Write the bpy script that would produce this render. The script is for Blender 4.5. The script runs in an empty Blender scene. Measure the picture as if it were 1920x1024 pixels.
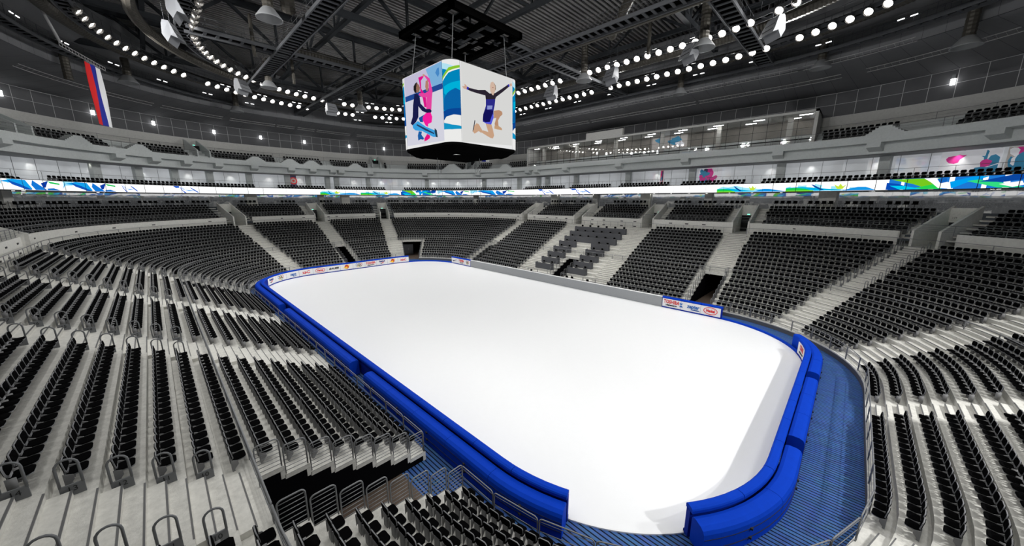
import bpy, math, random
import numpy as np
from mathutils import Vector, Matrix
random.seed(7)
S = bpy.context.scene
COL = S.collection
PI = math.pi

# ------------------------------------------------------------------ camera
cam = bpy.data.cameras.new('camera')
cam.sensor_width = 36.0
cam.lens = 651.156 / 1920.0 * 36.0
cam.clip_end = 500
camo = bpy.data.objects.new('camera', cam)
COL.objects.link(camo)
YAW, PITCH = -.797, .209
CAM = Vector((-31.138, 23.852, 11.945))
camo.location = CAM
camo.rotation_euler = (PI/2 - PITCH, 0, YAW - PI/2)
S.camera = camo
FWD = Vector((math.cos(YAW)*math.cos(PITCH), math.sin(YAW)*math.cos(PITCH), -math.sin(PITCH)))
RGT = Vector((math.sin(YAW), -math.cos(YAW), 0)); UPV = RGT.cross(FWD)
def project(p):
    d = Vector(p) - CAM; w = d.dot(FWD)
    if w < .05: return None
    return 960 + 651.156*d.dot(RGT)/w, 512 - 651.156*d.dot(UPV)/w, w

S.view_settings.view_transform = 'Standard'
S.view_settings.look = 'None'
S.view_settings.exposure = 0.0
S.view_settings.gamma = 1.0
S.view_settings.use_curve_mapping = False
cy = S.cycles
cy.max_bounces = 6; cy.diffuse_bounces = 4; cy.glossy_bounces = 3; cy.transmission_bounces = 4; cy.transparent_max_bounces = 8
cy.caustics_reflective = False; cy.caustics_refractive = False
cy.sample_clamp_indirect = 4.0
try:
    cy.use_denoising = True
    cy.denoiser = 'OPENIMAGEDENOISE'
except Exception:
    pass
W = bpy.data.worlds.new('world'); S.world = W; W.use_nodes = True
W.node_tree.nodes['Background'].inputs[0].default_value = (.8, .9, 1, 1)
W.node_tree.nodes['Background'].inputs[1].default_value = .02

# ------------------------------------------------------------------ materials
def lin(c):
    return tuple(((v/255)/12.92 if v/255 <= .04045 else ((v/255+.055)/1.055)**2.4) for v in c)
MATS = {}
def mat(name, col, rough=.6, metal=0.0, var=0.0, scale=3.0, bump=0.0, bscale=20.0, spec=.5, emit=None, estr=1.0, col2=None):
    m = bpy.data.materials.new(name); m.use_nodes = True
    nt = m.node_tree; b = nt.nodes['Principled BSDF']
    b.inputs['Base Color'].default_value = (*col, 1)
    b.inputs['Roughness'].default_value = rough
    b.inputs['Metallic'].default_value = metal
    b.inputs['Specular IOR Level'].default_value = spec
    if emit:
        b.inputs['Emission Color'].default_value = (*emit, 1); b.inputs['Emission Strength'].default_value = estr
    if var or bump:
        tc = nt.nodes.new('ShaderNodeTexCoord')
    if var:
        n = nt.nodes.new('ShaderNodeTexNoise'); n.inputs['Scale'].default_value = scale; n.inputs['Detail'].default_value = 8; n.inputs['Roughness'].default_value = .7
        r = nt.nodes.new('ShaderNodeMapRange'); r.inputs['From Min'].default_value = .3; r.inputs['From Max'].default_value = .7
        mx = nt.nodes.new('ShaderNodeMix'); mx.data_type = 'RGBA'
        c2 = col2 or tuple(c*(1-var) for c in col)
        mx.inputs['A'].default_value = (*c2, 1); mx.inputs['B'].default_value = (*col, 1)
        nt.links.new(tc.outputs['Object'], n.inputs['Vector']); nt.links.new(n.outputs['Fac'], r.inputs['Value'])
        nt.links.new(r.outputs['Result'], mx.inputs['Factor']); nt.links.new(mx.outputs['Result'], b.inputs['Base Color'])
    if bump:
        n2 = nt.nodes.new('ShaderNodeTexNoise'); n2.inputs['Scale'].default_value = bscale; n2.inputs['Detail'].default_value = 6
        bp = nt.nodes.new('ShaderNodeBump'); bp.inputs['Strength'].default_value = bump; bp.inputs['Distance'].default_value = .05
        nt.links.new(tc.outputs['Object'], n2.inputs['Vector']); nt.links.new(n2.outputs['Fac'], bp.inputs['Height']); nt.links.new(bp.outputs['Normal'], b.inputs['Normal'])
    MATS[name] = m
    return m
def emat(name, col, strength=1.0):
    m = bpy.data.materials.new(name); m.use_nodes = True
    nt = m.node_tree; nt.nodes.remove(nt.nodes['Principled BSDF'])
    e = nt.nodes.new('ShaderNodeEmission'); e.inputs[0].default_value = (*col, 1); e.inputs[1].default_value = strength
    nt.links.new(e.outputs[0], nt.nodes['Material Output'].inputs[0])
    MATS[name] = m
    return m

ICE = mat('ice', (.83, .836, .842), rough=.35, var=.015, scale=2.5, spec=.3)
CONC = mat('terrace_concrete', (.68, .67, .62), rough=.85, var=.30, scale=5.0, bump=.15, bscale=30)
STEPC = mat('step_concrete', (.68, .67, .62), rough=.85, var=.22, scale=6.0)
WALLC = mat('wall_concrete', (.74, .73, .68), rough=.85, var=.18, scale=4.0)
BEAMC = mat('beam_concrete', (.62, .65, .64), rough=.8, var=.14, scale=5.0)
UPC = mat('upper_concrete', (.56, .555, .53), rough=.85, var=.15, scale=4.0)
NOSE = mat('nosing', (.12, .12, .12), rough=.6)
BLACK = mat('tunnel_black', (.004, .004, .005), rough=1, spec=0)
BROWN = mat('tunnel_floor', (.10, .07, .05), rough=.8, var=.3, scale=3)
SEATB = mat('seat_black', (.002, .002, .0022), rough=1, spec=.02)
SEATG = mat('seat_shell', (.20, .202, .208), rough=.6, spec=.2)
SEATP = mat('seat_plate', (.20, .20, .20), rough=.6, spec=.2)
STEEL = mat('rail_steel', (.20, .205, .21), rough=.5, metal=.2, spec=.3)
PLATE = mat('plate_grey', (.16, .165, .17), rough=.6, metal=.1, spec=.3)
INK = mat('ink_black', (.01, .01, .01), rough=.7)
BLUE = mat('pad_blue', (.001, .043, .46), rough=.8, var=.12, scale=2.0, bump=.10, bscale=3, spec=.08)
BLUED = mat('kick_blue', (.001, .02, .28), rough=.7, spec=.1)
SEAM = mat('pad_seam', (.002, .008, .05), rough=.8)
GREYB = mat('board_grey', (.30, .31, .32), rough=.7, var=.15, scale=14)
WHITE = mat('white_trim', (.80, .80, .80), rough=.5)
ADW = mat('advert_panel', (.72, .72, .72), rough=.4)
DESK = mat('desk_grey', (.10, .102, .11), rough=.8, spec=.1)
DARKP = mat('dark_panel', (.12, .121, .127), rough=.7, var=.12, scale=.6, spec=.1)
JOINT = mat('panel_joint', (.5, .5, .5), rough=.7)
SLOPE = mat('soffit_dark', (.16, .162, .168), rough=.9, var=.1, scale=.5, spec=.05)
TRUSS = mat('truss_paint', (.032, .035, .039), rough=.8, var=.2, scale=.4, spec=.1)
CATW = mat('catwalk_steel', (.085, .088, .094), rough=.8, spec=.1)
CATD = mat('catwalk_dark', (.002, .002, .002), rough=1, spec=0)
DUCT = mat('duct_metal', (.06, .055, .046), rough=.5, metal=.3, spec=.3)
DUCTL = mat('diffuser_grey', (.22, .225, .23), rough=.5)
LAMPH = mat('lamp_housing', (.55, .52, .48), rough=.22, metal=.9)
SPK = mat('speaker_grey', (.15, .155, .165), rough=.6)
LAMP = emat('lamp_glow', (1, .98, .95), 14.0)
TUBE = emat('tube_glow', (1, 1, 1), 6.0)
PANELL = emat('ceiling_panel_glow', (1, 1, 1), 16.0)
EXITG = emat('exit_green', (.25, .95, .70), 1.4)
DOORM = mat('door_dark', (.02, .02, .021), rough=.8, spec=.05)
VENT = mat('vent_black', (.01, .01, .01), rough=.6)
TRAY = mat('tray_steel', (.30, .30, .30), rough=.5)

def deck_material():
    m = bpy.data.materials.new('blue_planks'); m.use_nodes = True
    nt = m.node_tree; b = nt.nodes['Principled BSDF']; L = nt.links
    tc = nt.nodes.new('ShaderNodeTexCoord')
    mp = nt.nodes.new('ShaderNodeMapping'); L.new(tc.outputs['Object'], mp.inputs[0])
    br = nt.nodes.new('ShaderNodeTexBrick'); L.new(mp.outputs[0], br.inputs['Vector'])
    br.inputs['Scale'].default_value = 1; br.inputs['Brick Width'].default_value = 90.0; br.inputs['Row Height'].default_value = .175
    br.inputs['Mortar Size'].default_value = .028; br.inputs['Mortar Smooth'].default_value = .1
    br.inputs['Color1'].default_value = (.036, .092, .26, 1); br.inputs['Color2'].default_value = (.050, .118, .31, 1); br.inputs['Mortar'].default_value = (.002, .006, .018, 1)
    no = nt.nodes.new('ShaderNodeTexNoise'); no.inputs['Scale'].default_value = 2.5; no.inputs['Detail'].default_value = 6
    L.new(tc.outputs['Object'], no.inputs['Vector'])
    mx = nt.nodes.new('ShaderNodeMix'); mx.data_type = 'RGBA'; mx.blend_type = 'MULTIPLY'; mx.inputs['Factor'].default_value = .55
    L.new(br.outputs['Color'], mx.inputs['A']); L.new(no.outputs['Color'], mx.inputs['B'])
    mr = nt.nodes.new('ShaderNodeMix'); mr.data_type = 'RGBA'; mr.inputs['Factor'].default_value = 1; mr.blend_type = 'MULTIPLY'
    L.new(mx.outputs['Result'], mr.inputs['A']); mr.inputs['B'].default_value = (1.5, 1.5, 1.5, 1)
    L.new(mr.outputs['Result'], b.inputs['Base Color']); b.inputs['Roughness'].default_value = .7; b.inputs['Specular IOR Level'].default_value = .15
    bp = nt.nodes.new('ShaderNodeBump'); bp.inputs['Strength'].default_value = .5; bp.inputs['Distance'].default_value = .02; bp.invert = True
    L.new(br.outputs['Fac'], bp.inputs['Height']); L.new(bp.outputs['Normal'], b.inputs['Normal'])
    return m
DECK = deck_material()

def glass_material(name, base, rough, bump, mix, coat=(1, 1, 1), glow=0.0):
    """back-painted or reflective glazing: a diffuse body with an added glow under a wavy mirror film"""
    m = bpy.data.materials.new(name); m.use_nodes = True
    nt = m.node_tree; L = nt.links; nt.nodes.remove(nt.nodes['Principled BSDF'])
    out = nt.nodes['Material Output']
    d = nt.nodes.new('ShaderNodeBsdfDiffuse'); d.inputs[0].default_value = (*base, 1)
    g = nt.nodes.new('ShaderNodeBsdfGlossy'); g.inputs['Color'].default_value = (*coat, 1); g.inputs['Roughness'].default_value = rough
    mx = nt.nodes.new('ShaderNodeMixShader'); mx.inputs[0].default_value = mix
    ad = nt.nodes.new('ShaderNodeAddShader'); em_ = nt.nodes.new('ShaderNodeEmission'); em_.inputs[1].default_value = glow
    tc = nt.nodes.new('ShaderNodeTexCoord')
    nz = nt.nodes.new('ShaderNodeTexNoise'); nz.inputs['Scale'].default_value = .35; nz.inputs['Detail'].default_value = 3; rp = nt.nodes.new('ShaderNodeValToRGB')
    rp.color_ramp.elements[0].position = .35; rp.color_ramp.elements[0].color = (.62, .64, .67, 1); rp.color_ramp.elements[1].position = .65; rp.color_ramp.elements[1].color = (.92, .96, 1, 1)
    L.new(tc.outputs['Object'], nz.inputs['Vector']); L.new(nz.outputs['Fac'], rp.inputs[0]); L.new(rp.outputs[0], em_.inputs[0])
    L.new(d.outputs[0], ad.inputs[0]); L.new(em_.outputs[0], ad.inputs[1])
    L.new(ad.outputs[0], mx.inputs[1]); L.new(g.outputs[0], mx.inputs[2]); L.new(mx.outputs[0], out.inputs[0])
    n = nt.nodes.new('ShaderNodeTexNoise'); n.inputs['Scale'].default_value = .9; n.inputs['Detail'].default_value = 1
    bp = nt.nodes.new('ShaderNodeBump'); bp.inputs['Strength'].default_value = bump; bp.inputs['Distance'].default_value = .12
    L.new(tc.outputs['Object'], n.inputs['Vector']); L.new(n.outputs['Fac'], bp.inputs['Height']); L.new(bp.outputs[0], g.inputs['Normal'])
    return m
SUITEG = glass_material('suite_glazing', (.46, .48, .50), .05, .04, .20, glow=.36)  # glow in the glass stands in for lit rooms behind
CONCG = glass_material('concourse_glazing', (.13, .135, .14), .02, .012, .42, glow=.06)  # glow put into the glass to brighten the concourse front
def clear_glass(name, refl=.20, bump=.014):
    m = bpy.data.materials.new(name); m.use_nodes = True
    nt = m.node_tree; L = nt.links; nt.nodes.remove(nt.nodes['Principled BSDF'])
    out = nt.nodes['Material Output']
    t = nt.nodes.new('ShaderNodeBsdfTransparent'); g = nt.nodes.new('ShaderNodeBsdfGlossy'); g.inputs['Roughness'].default_value = .02
    mx = nt.nodes.new('ShaderNodeMixShader'); mx.inputs[0].default_value = refl
    L.new(t.outputs[0], mx.inputs[1]); L.new(g.outputs[0], mx.inputs[2]); L.new(mx.outputs[0], out.inputs[0])
    tc = nt.nodes.new('ShaderNodeTexCoord'); n = nt.nodes.new('ShaderNodeTexNoise'); n.inputs['Scale'].default_value = .8; n.inputs['Detail'].default_value = 1
    bp = nt.nodes.new('ShaderNodeBump'); bp.inputs['Strength'].default_value = bump; bp.inputs['Distance'].default_value = .1
    L.new(tc.outputs['Object'], n.inputs['Vector']); L.new(n.outputs['Fac'], bp.inputs['Height']); L.new(bp.outputs[0], g.inputs['Normal'])
    return m
BOXG = clear_glass('press_box_glass')

# ------------------------------------------------------------------ object helpers
def tag(o, label=None, cat=None, group=None, kind=None):
    if label: o['label'] = label
    if cat: o['category'] = cat
    if group: o['group'] = group
    if kind: o['kind'] = kind
    return o
def thing(name, label, cat, loc=(0, 0, 0), rz=0.0, group=None):
    o = bpy.data.objects.new(name, None); COL.objects.link(o)
    o.empty_display_size = .2
    o.location = loc; o.rotation_euler = (0, 0, rz)
    return tag(o, label, cat, group)
class MB:
    def __init__(s): s.v = []; s.f = []; s.m = []
    def add(s, vs, fs, m=0):
        k = len(s.v); s.v += [tuple(v) for v in vs]; s.f += [tuple(i+k for i in f) for f in fs]; s.m += [m]*len(fs)
        return s
    def quad(s, a, b, c, d, m=0): return s.add([a, b, c, d], [(0, 1, 2, 3)], m)
    def box(s, x0, x1, y0, y1, z0, z1, m=0, M=None):
        vs = [Vector(p) for p in ((x0,y0,z0),(x1,y0,z0),(x1,y1,z0),(x0,y1,z0),(x0,y0,z1),(x1,y0,z1),(x1,y1,z1),(x0,y1,z1))]
        if M is not None: vs = [M @ v for v in vs]
        return s.add(vs, [(0,3,2,1),(4,5,6,7),(0,1,5,4),(1,2,6,5),(2,3,7,6),(3,0,4,7)], m)
    def tube(s, pts, r, n=6, closed=False, m=0, caps=True):
        pts = [Vector(p) for p in pts]; N = len(pts); vs = []
        prev = None
        for i, p in enumerate(pts):
            a = pts[i-1] if (i > 0 or closed) else pts[i]; b = pts[(i+1) % N] if (i < N-1 or closed) else pts[i]
            t = (b-a).normalized()
            if prev is None:
                up = Vector((0, 0, 1)) if abs(t.z) < .9 else Vector((1, 0, 0))
                u = t.cross(up).normalized()
            else:
                u = (prev - t*prev.dot(t)).normalized()
            prev = u; w = t.cross(u)
            for k in range(n):
                an = 2*PI*k/n; vs.append(p + (u*math.cos(an) + w*math.sin(an))*r)
        fs = []
        M = N if closed else N-1
        for i in range(M):
            j = (i+1) % N
            for k in range(n): fs.append((i*n+k, i*n+(k+1) % n, j*n+(k+1) % n, j*n+k))
        if caps and not closed: fs.append(tuple(range(n))[::-1]); fs.append(tuple((N-1)*n+k for k in range(n)))
        return s.add(vs, fs, m)
    def lathe(s, prof, n=16, m=0, M=None):
        vs = []; fs = []
        for r, z in prof:
            for k in range(n):
                v = Vector((r*math.cos(2*PI*k/n), r*math.sin(2*PI*k/n), z)); vs.append(M @ v if M is not None else v)
        for i in range(len(prof)-1):
            for k in range(n): fs.append((i*n+k, i*n+(k+1) % n, (i+1)*n+(k+1) % n, (i+1)*n+k))
        return s.add(vs, fs, m)
    def slab(s, outline, z0, z1, bev=0.0, m=0, M=None):
        """extruded outline (list of (x,y)), optionally with an inset bevel at both faces"""
        n = len(outline); cx = sum(p[0] for p in outline)/n; cyy = sum(p[1] for p in outline)/n
        def ring(ins, z):
            out = []
            for x, y in outline:
                dx, dy = x-cx, y-cyy; L = math.hypot(dx, dy) or 1
                out.append(Vector((x-dx/L*ins, y-dy/L*ins, z)))
            return out
        rings = [ring(bev, z0), ring(0, z0+bev*.7), ring(0, z1-bev*.7), ring(bev, z1)] if bev else [ring(0, z0), ring(0, z1)]
        vs = [v for r in rings for v in r]
        if M is not None: vs = [M @ v for v in vs]
        fs = []
        for i in range(len(rings)-1):
            for k in range(n): fs.append((i*n+k, i*n+(k+1) % n, (i+1)*n+(k+1) % n, (i+1)*n+k))
        fs.append(tuple(range(n))[::-1]); fs.append(tuple((len(rings)-1)*n+k for k in range(n)))
        return s.add(vs, fs, m)
    def build(s, name, mats, parent=None, smooth=False, shift=None):
        me = bpy.data.meshes.new(name)
        vs = s.v
        if shift is not None: vs = [(v[0]-shift[0], v[1]-shift[1], v[2]-shift[2]) for v in vs]
        me.from_pydata([tuple(v) for v in vs], [], s.f)
        if not isinstance(mats, (list, tuple)): mats = [mats]
        for mm in mats: me.materials.append(mm)
        if len(mats) > 1: me.polygons.foreach_set('material_index', s.m)
        if smooth: me.polygons.foreach_set('use_smooth', [True]*len(me.polygons))
        me.update()
        o = bpy.data.objects.new(name, me); COL.objects.link(o)
        if parent: o.parent = parent
        if shift is not None: o.location = shift
        return o
def rrect(w, h, r, k=4, cx=0, cy=0):
    out = []
    for sx, sy, a0 in ((1, 1, 0), (-1, 1, 90), (-1, -1, 180), (1, -1, 270)):
        for i in range(k+1):
            a = math.radians(a0 + 90*i/k); out.append((cx+sx*(w/2-r)+r*math.cos(a), cy+sy*(h/2-r)+r*math.sin(a)))
    return out
def copy_tree(o, parent=None):
    c = o.copy(); COL.objects.link(c)
    if parent is not None: c.parent = parent
    for ch in o.children: copy_tree(ch, c)
    return c
def ordw(n):
    w = ['zeroth','first','second','third','fourth','fifth','sixth','seventh','eighth','ninth','tenth','eleventh','twelfth']
    if n < len(w): return w[n]
    return f"{n}{'th' if 10 <= n % 100 <= 20 else {1:'st',2:'nd',3:'rd'}.get(n % 10, 'th')}"

# ------------------------------------------------------------------ rounded-rectangle rings
class Ring:
    """s runs counter-clockwise from (hx, -(hy-rc)); every point has an outward normal"""
    def __init__(s, hx, hy, rc):
        s.hx, s.hy, s.rc = hx, hy, rc; a, b = hx-rc, hy-rc; q = rc*PI/2
        s.a, s.b = a, b
        s.seg = [('l',(hx,-b),(0,1),(1,0),2*b),('c',(a,b),0,q),('l',(a,hy),(-1,0),(0,1),2*a),('c',(-a,b),90,q),
                 ('l',(-hx,b),(0,-1),(-1,0),2*b),('c',(-a,-b),180,q),('l',(-a,-hy),(1,0),(0,-1),2*a),('c',(a,-b),270,q)]
        s.st = [0]
        for g in s.seg: s.st.append(s.st[-1]+g[-1])
        s.L = s.st[-1]
    def at(s, u):
        u %= s.L
        for i, g in enumerate(s.seg):
            if u <= s.st[i+1]+1e-9 and g[-1] > 1e-9:
                t = u-s.st[i]
                if g[0] == 'l': return (g[1][0]+g[2][0]*t, g[1][1]+g[2][1]*t), g[3]
                an = math.radians(g[2]+90*t/g[-1]); n = (math.cos(an), math.sin(an))
                return (g[1][0]+s.rc*n[0], g[1][1]+s.rc*n[1]), n
        return (s.hx, -s.b), (1, 0)
    def pt(s, u, o, z=0.0):
        p, n = s.at(u); return Vector((p[0]+n[0]*o, p[1]+n[1]*o, z))
    def ang(s, u):
        p, n = s.at(u); return math.atan2(n[1], n[0])
    def s_of(s, x, y):
        a, b = s.a, s.b
        if abs(y) <= b and abs(x) > a: return (s.st[0]+(y+b)) if x > 0 else (s.st[4]+(b-y))
        if abs(x) <= a: return (s.st[2]+(a-x)) if y > 0 else (s.st[6]+(x+a))
        cx, cyy = math.copysign(a, x), math.copysign(b, y)
        an = math.degrees(math.atan2(y-cyy, x-cx)) % 360
        k = {(1, 1): (1, 0), (-1, 1): (3, 90), (-1, -1): (5, 180), (1, -1): (7, 270)}[(1 if x > 0 else -1, 1 if y > 0 else -1)]
        d = an-k[1]
        if d < -1e-6: d += 360
        return s.st[k[0]]+s.seg[k[0]][-1]*min(d, 90)/90
    def off(s, x, y):
        qx, qy = abs(x)-s.a, abs(y)-s.b
        return math.hypot(max(qx, 0), max(qy, 0))+min(max(qx, qy), 0)-s.rc
    def samples(s, s0=None, s1=None, extra=(), nc=18, step=None):
        """sorted parameters between s0 and s1 (s1 may exceed L)"""
        full = s0 is None
        if full: s0, s1 = 0, s.L
        out = {round(s0, 5), round(s1, 5)}
        for k in (0, 1):
            for i, g in enumerate(s.seg):
                if g[-1] < 1e-9: continue
                n = nc if g[0] == 'c' else (max(1, int(math.ceil(g[-1]/step))) if step else 1)
                for j in range(n+1):
                    u = s.st[i]+g[-1]*j/n+k*s.L
                    if s0 < u < s1: out.add(round(u, 5))
            for e in extra:
                u = e % s.L+k*s.L
                if s0 < u < s1: out.add(round(u, 5))
        o = sorted(out); r = [o[0]]
        for u in o[1:]:
            if u-r[-1] > 2e-3: r.append(u)
        return r
    def sweep(s, mb, prof, s0=None, s1=None, closed_prof=False, caps=False, m=0, extra=(), nc=18, step=None):
        """sweep profile [(o,z),...] along the ring"""
        full = s0 is None
        us = s.samples(s0, s1, extra, nc, step)
        if full: us = us[:-1]
        k = len(prof); base = len(mb.v); vs = []
        for u in us:
            p, n = s.at(u)
            for o, z in prof: vs.append((p[0]+n[0]*o, p[1]+n[1]*o, z))
        fs = []; N = len(us)
        for i in range(N if full else N-1):
            j = (i+1) % N
            for q in range(k if closed_prof else k-1):
                w = (q+1) % k; fs.append((i*k+q, j*k+q, j*k+w, i*k+w))
        if caps and not full:
            fs.append(tuple(range(k))); fs.append(tuple((N-1)*k+q for q in range(k))[::-1])
        mb.add(vs, fs, m); return mb
BOWL = Ring(33.1, 16.58, 11.0)
RINK = Ring(30.0, 15.0, 8.0)
D, Z0, RR = .77, .438, .366
def tz(n): return Z0+RR*(n-1)
CX, CY = 22.1, 5.58
# ================================================================== SEATING BOWL
def xs(x, side): return BOWL.s_of(x, side*BOWL.hy)
def ys(y, end): return BOWL.s_of(end*BOWL.hx, y)
def corner_s(kx, ky, deg):
    return BOWL.s_of(kx*CX+30*math.cos(math.radians(deg)), ky*CY+30*math.sin(math.radians(deg))) if False else \
        BOWL.s_of(kx*CX+11*math.cos(math.radians(deg)), ky*CY+11*math.sin(math.radians(deg)))
AISLES = [  # key, kind, data
    ('left_a','x',1,-21.2,-18.35),('left_b','x',1,-6.9,-3.73),('left_c','x',1,5.45,8.6),('left_d','x',1,19.2,22.0),
    ('right_d','x',-1,-21.3,-18.9),('right_c','x',-1,-8.4,-6.0),('right_b','x',-1,4.7,7.3),('right_a','x',-1,18.6,20.4),
    ('corner_e','r',(-CX,-CY),237.5,2.0),('near_f','r',(-CX,-CY),203,2.5),('near_g','y',-1,-3.2,-1.4),('near_h','r',(-CX,CY),163,2.4),
    ('far_a','r',(CX,CY),16.4,1.9),('far_b','y',1,-1.5,.5),('far_c','r',(CX,-CY),-18.5,1.9)]
TUNNELS = [  # key, s0, s1, rows
    ('left_near', xs(-18.35,1), xs(-21.2,1), 8), ('left_far', xs(22.0,1), xs(19.2,1), 8),
    ('right_near', xs(-21.3,-1), xs(-18.9,-1), 8), ('right_far', xs(18.6,-1), xs(20.4,-1), 8),
    ('media', xs(-1.5,-1), xs(.9,-1), 7), ('far_mid', ys(-1.5,1), ys(.5,1), 8), ('far_corner', corner_s(1,-1,-39), corner_s(1,-1,-25), 8)]
def in_tunnel(u, row):
    for k, a, b, n in TUNNELS:
        if row <= n and a-1e-4 <= u % BOWL.L <= b+1e-4: return k
    return None
def aisle_hit(x, y, pad=0.0, upper=False):
    for a in AISLES:
        if a[1] == 'x':
            if y*a[2] > 0 and abs(x) <= BOWL.a+.01 and a[3]-pad < x < a[4]+pad: return a[0]
        elif a[1] == 'y':
            if x*a[2] > BOWL.a and abs(y) <= BOWL.b and a[3]-pad < y < a[4]+pad: return a[0]
        else:
            dx, dy = x-a[2][0], y-a[2][1]; an = math.radians(a[3]); c, sn = math.cos(an), math.sin(an)
            if dx*c+dy*sn > 0 and abs(-dx*sn+dy*c) < a[4]/2+pad: return a[0]
    return None
def aisle_frame(a, o):
    """centre point, outward normal, tangent, width of an aisle at offset o"""
    if a[1] == 'x': return Vector(((a[3]+a[4])/2, a[2]*(BOWL.hy+o), 0)), Vector((0, a[2], 0)), Vector((1, 0, 0)), a[4]-a[3]
    if a[1] == 'y': return Vector((a[2]*(BOWL.hx+o), (a[3]+a[4])/2, 0)), Vector((a[2], 0, 0)), Vector((0, 1, 0)), a[4]-a[3]
    an = math.radians(a[3]); n = Vector((math.cos(an), math.sin(an), 0))
    return Vector((a[2][0], a[2][1], 0))+n*(BOWL.rc+o), n, Vector((-n.y, n.x, 0)), a[4]
EX = [u for t in TUNNELS for u in (t[1], t[2])]
NROW = 20
# ---- terraces
us = BOWL.samples(extra=EX, nc=18, step=6)
mb = MB()
for i in range(len(us)-1):
    a, b = us[i], us[i+1]; mid = (a+b)/2
    for n in range(1, NROW+1):
        if in_tunnel(mid, n): continue
        o0, o1 = (n-1)*D, n*D; z = tz(n)
        zp = tz(n-1) if n > 1 else 0.0
        mb.quad(BOWL.pt(a, o0, z), BOWL.pt(b, o0, z), BOWL.pt(b, o1, z), BOWL.pt(a, o1, z))
        mb.quad(BOWL.pt(a, o0, zp), BOWL.pt(b, o0, zp), BOWL.pt(b, o0, z), BOWL.pt(a, o0, z))
tag(mb.build('floor_terrace', CONC), kind='structure')
mb = MB()
for i in range(len(us)-1):
    if in_tunnel((us[i]+us[i+1])/2, 1): continue
    a, b = us[i], us[i+1]
    mb.quad(BOWL.pt(a, -.012, 0), BOWL.pt(b, -.012, 0), BOWL.pt(b, -.012, Z0-.08), BOWL.pt(a, -.012, Z0-.08))
tag(mb.build('trim_fascia', DESK), kind='structure')
# ---- tunnels under the terraces
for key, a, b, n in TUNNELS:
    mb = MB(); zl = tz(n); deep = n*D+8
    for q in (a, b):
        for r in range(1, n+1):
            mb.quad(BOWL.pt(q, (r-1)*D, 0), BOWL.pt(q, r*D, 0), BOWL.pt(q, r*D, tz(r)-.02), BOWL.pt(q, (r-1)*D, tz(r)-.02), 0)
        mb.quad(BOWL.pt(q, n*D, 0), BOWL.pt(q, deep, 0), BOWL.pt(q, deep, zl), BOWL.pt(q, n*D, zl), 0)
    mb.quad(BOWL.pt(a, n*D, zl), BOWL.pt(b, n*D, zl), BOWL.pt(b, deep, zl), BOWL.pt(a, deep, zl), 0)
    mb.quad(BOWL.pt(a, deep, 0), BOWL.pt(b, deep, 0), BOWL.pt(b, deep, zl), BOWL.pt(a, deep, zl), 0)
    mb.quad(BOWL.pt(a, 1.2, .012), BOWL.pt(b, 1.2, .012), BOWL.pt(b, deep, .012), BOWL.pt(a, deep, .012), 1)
    # concrete lip of the terraces along both sides of the cut
    for q, e in ((a, -.16/1), (b, .16)):
        for r in range(1, n+1):
            m2 = BOWL.pt(q, 0)*0
            p0, p1 = BOWL.pt(q, (r-1)*D-.02, 0), BOWL.pt(q, r*D, 0)
            t = Vector((-(p1-p0).normalized().y, (p1-p0).normalized().x, 0))*(-.015 if q == a else .015)
            z = tz(r)
            mb.quad(p0-t+Vector((0,0,z-.16)), p1-t+Vector((0,0,z-.16)), p1-t+Vector((0,0,z)), p0-t+Vector((0,0,z)), 2)
            pr = BOWL.pt(q, (r-1)*D+.12, 0)
            mb.quad(p0-t+Vector((0,0,z-RR-.1)), pr-t+Vector((0,0,z-RR-.1)), pr-t+Vector((0,0,z-.15)), p0-t+Vector((0,0,z-.15)), 2)
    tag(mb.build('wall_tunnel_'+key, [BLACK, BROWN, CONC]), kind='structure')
# doors seen at the back of the far corner tunnel
p = BOWL.pt(corner_s(1,-1,-29), 8*D+2.5, 0); an = math.radians(-29)
mb = MB(); M = Matrix.Translation(p) @ Matrix.Rotation(an-PI/2, 4, 'Z')
mb.box(-1.0, 1.0, 0, .08, 0, 2.2, 0, M); mb.box(-.05, .05, -.02, 0, .9, 1.3, 1, M)
tag(mb.build('door_1', [DESK, STEEL]), kind='structure')
# ---- aisle half steps
for a in AISLES:
    mb = MB()
    for n in range(1, NROW):
        o = (n-.5)*D; c, nn, t, w = aisle_frame(a, o); u = BOWL.s_of(*(BOWL.pt(0,0).xy)) if False else BOWL.s_of(*(c-nn*o).xy)
        if in_tunnel(u, n): continue
        M = Matrix((( t.x, nn.x, 0, c.x), (t.y, nn.y, 0, c.y), (0, 0, 1, tz(n)), (0, 0, 0, 1)))
        h = w/2-.12
        mb.box(-h, h, 0, D/2+.01, .004, RR/2, 0, M)
        mb.box(-h-.002, h+.002, -.006, .035, RR/2-.03, RR/2+.004, 1, M)
        mb.box(-h, h, D/2-.006, D/2+.03, RR-.03, RR+.004, 1, M)
    tag(mb.build('floor_aisle_'+a[0], [STEPC, NOSE]), kind='structure')

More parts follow.
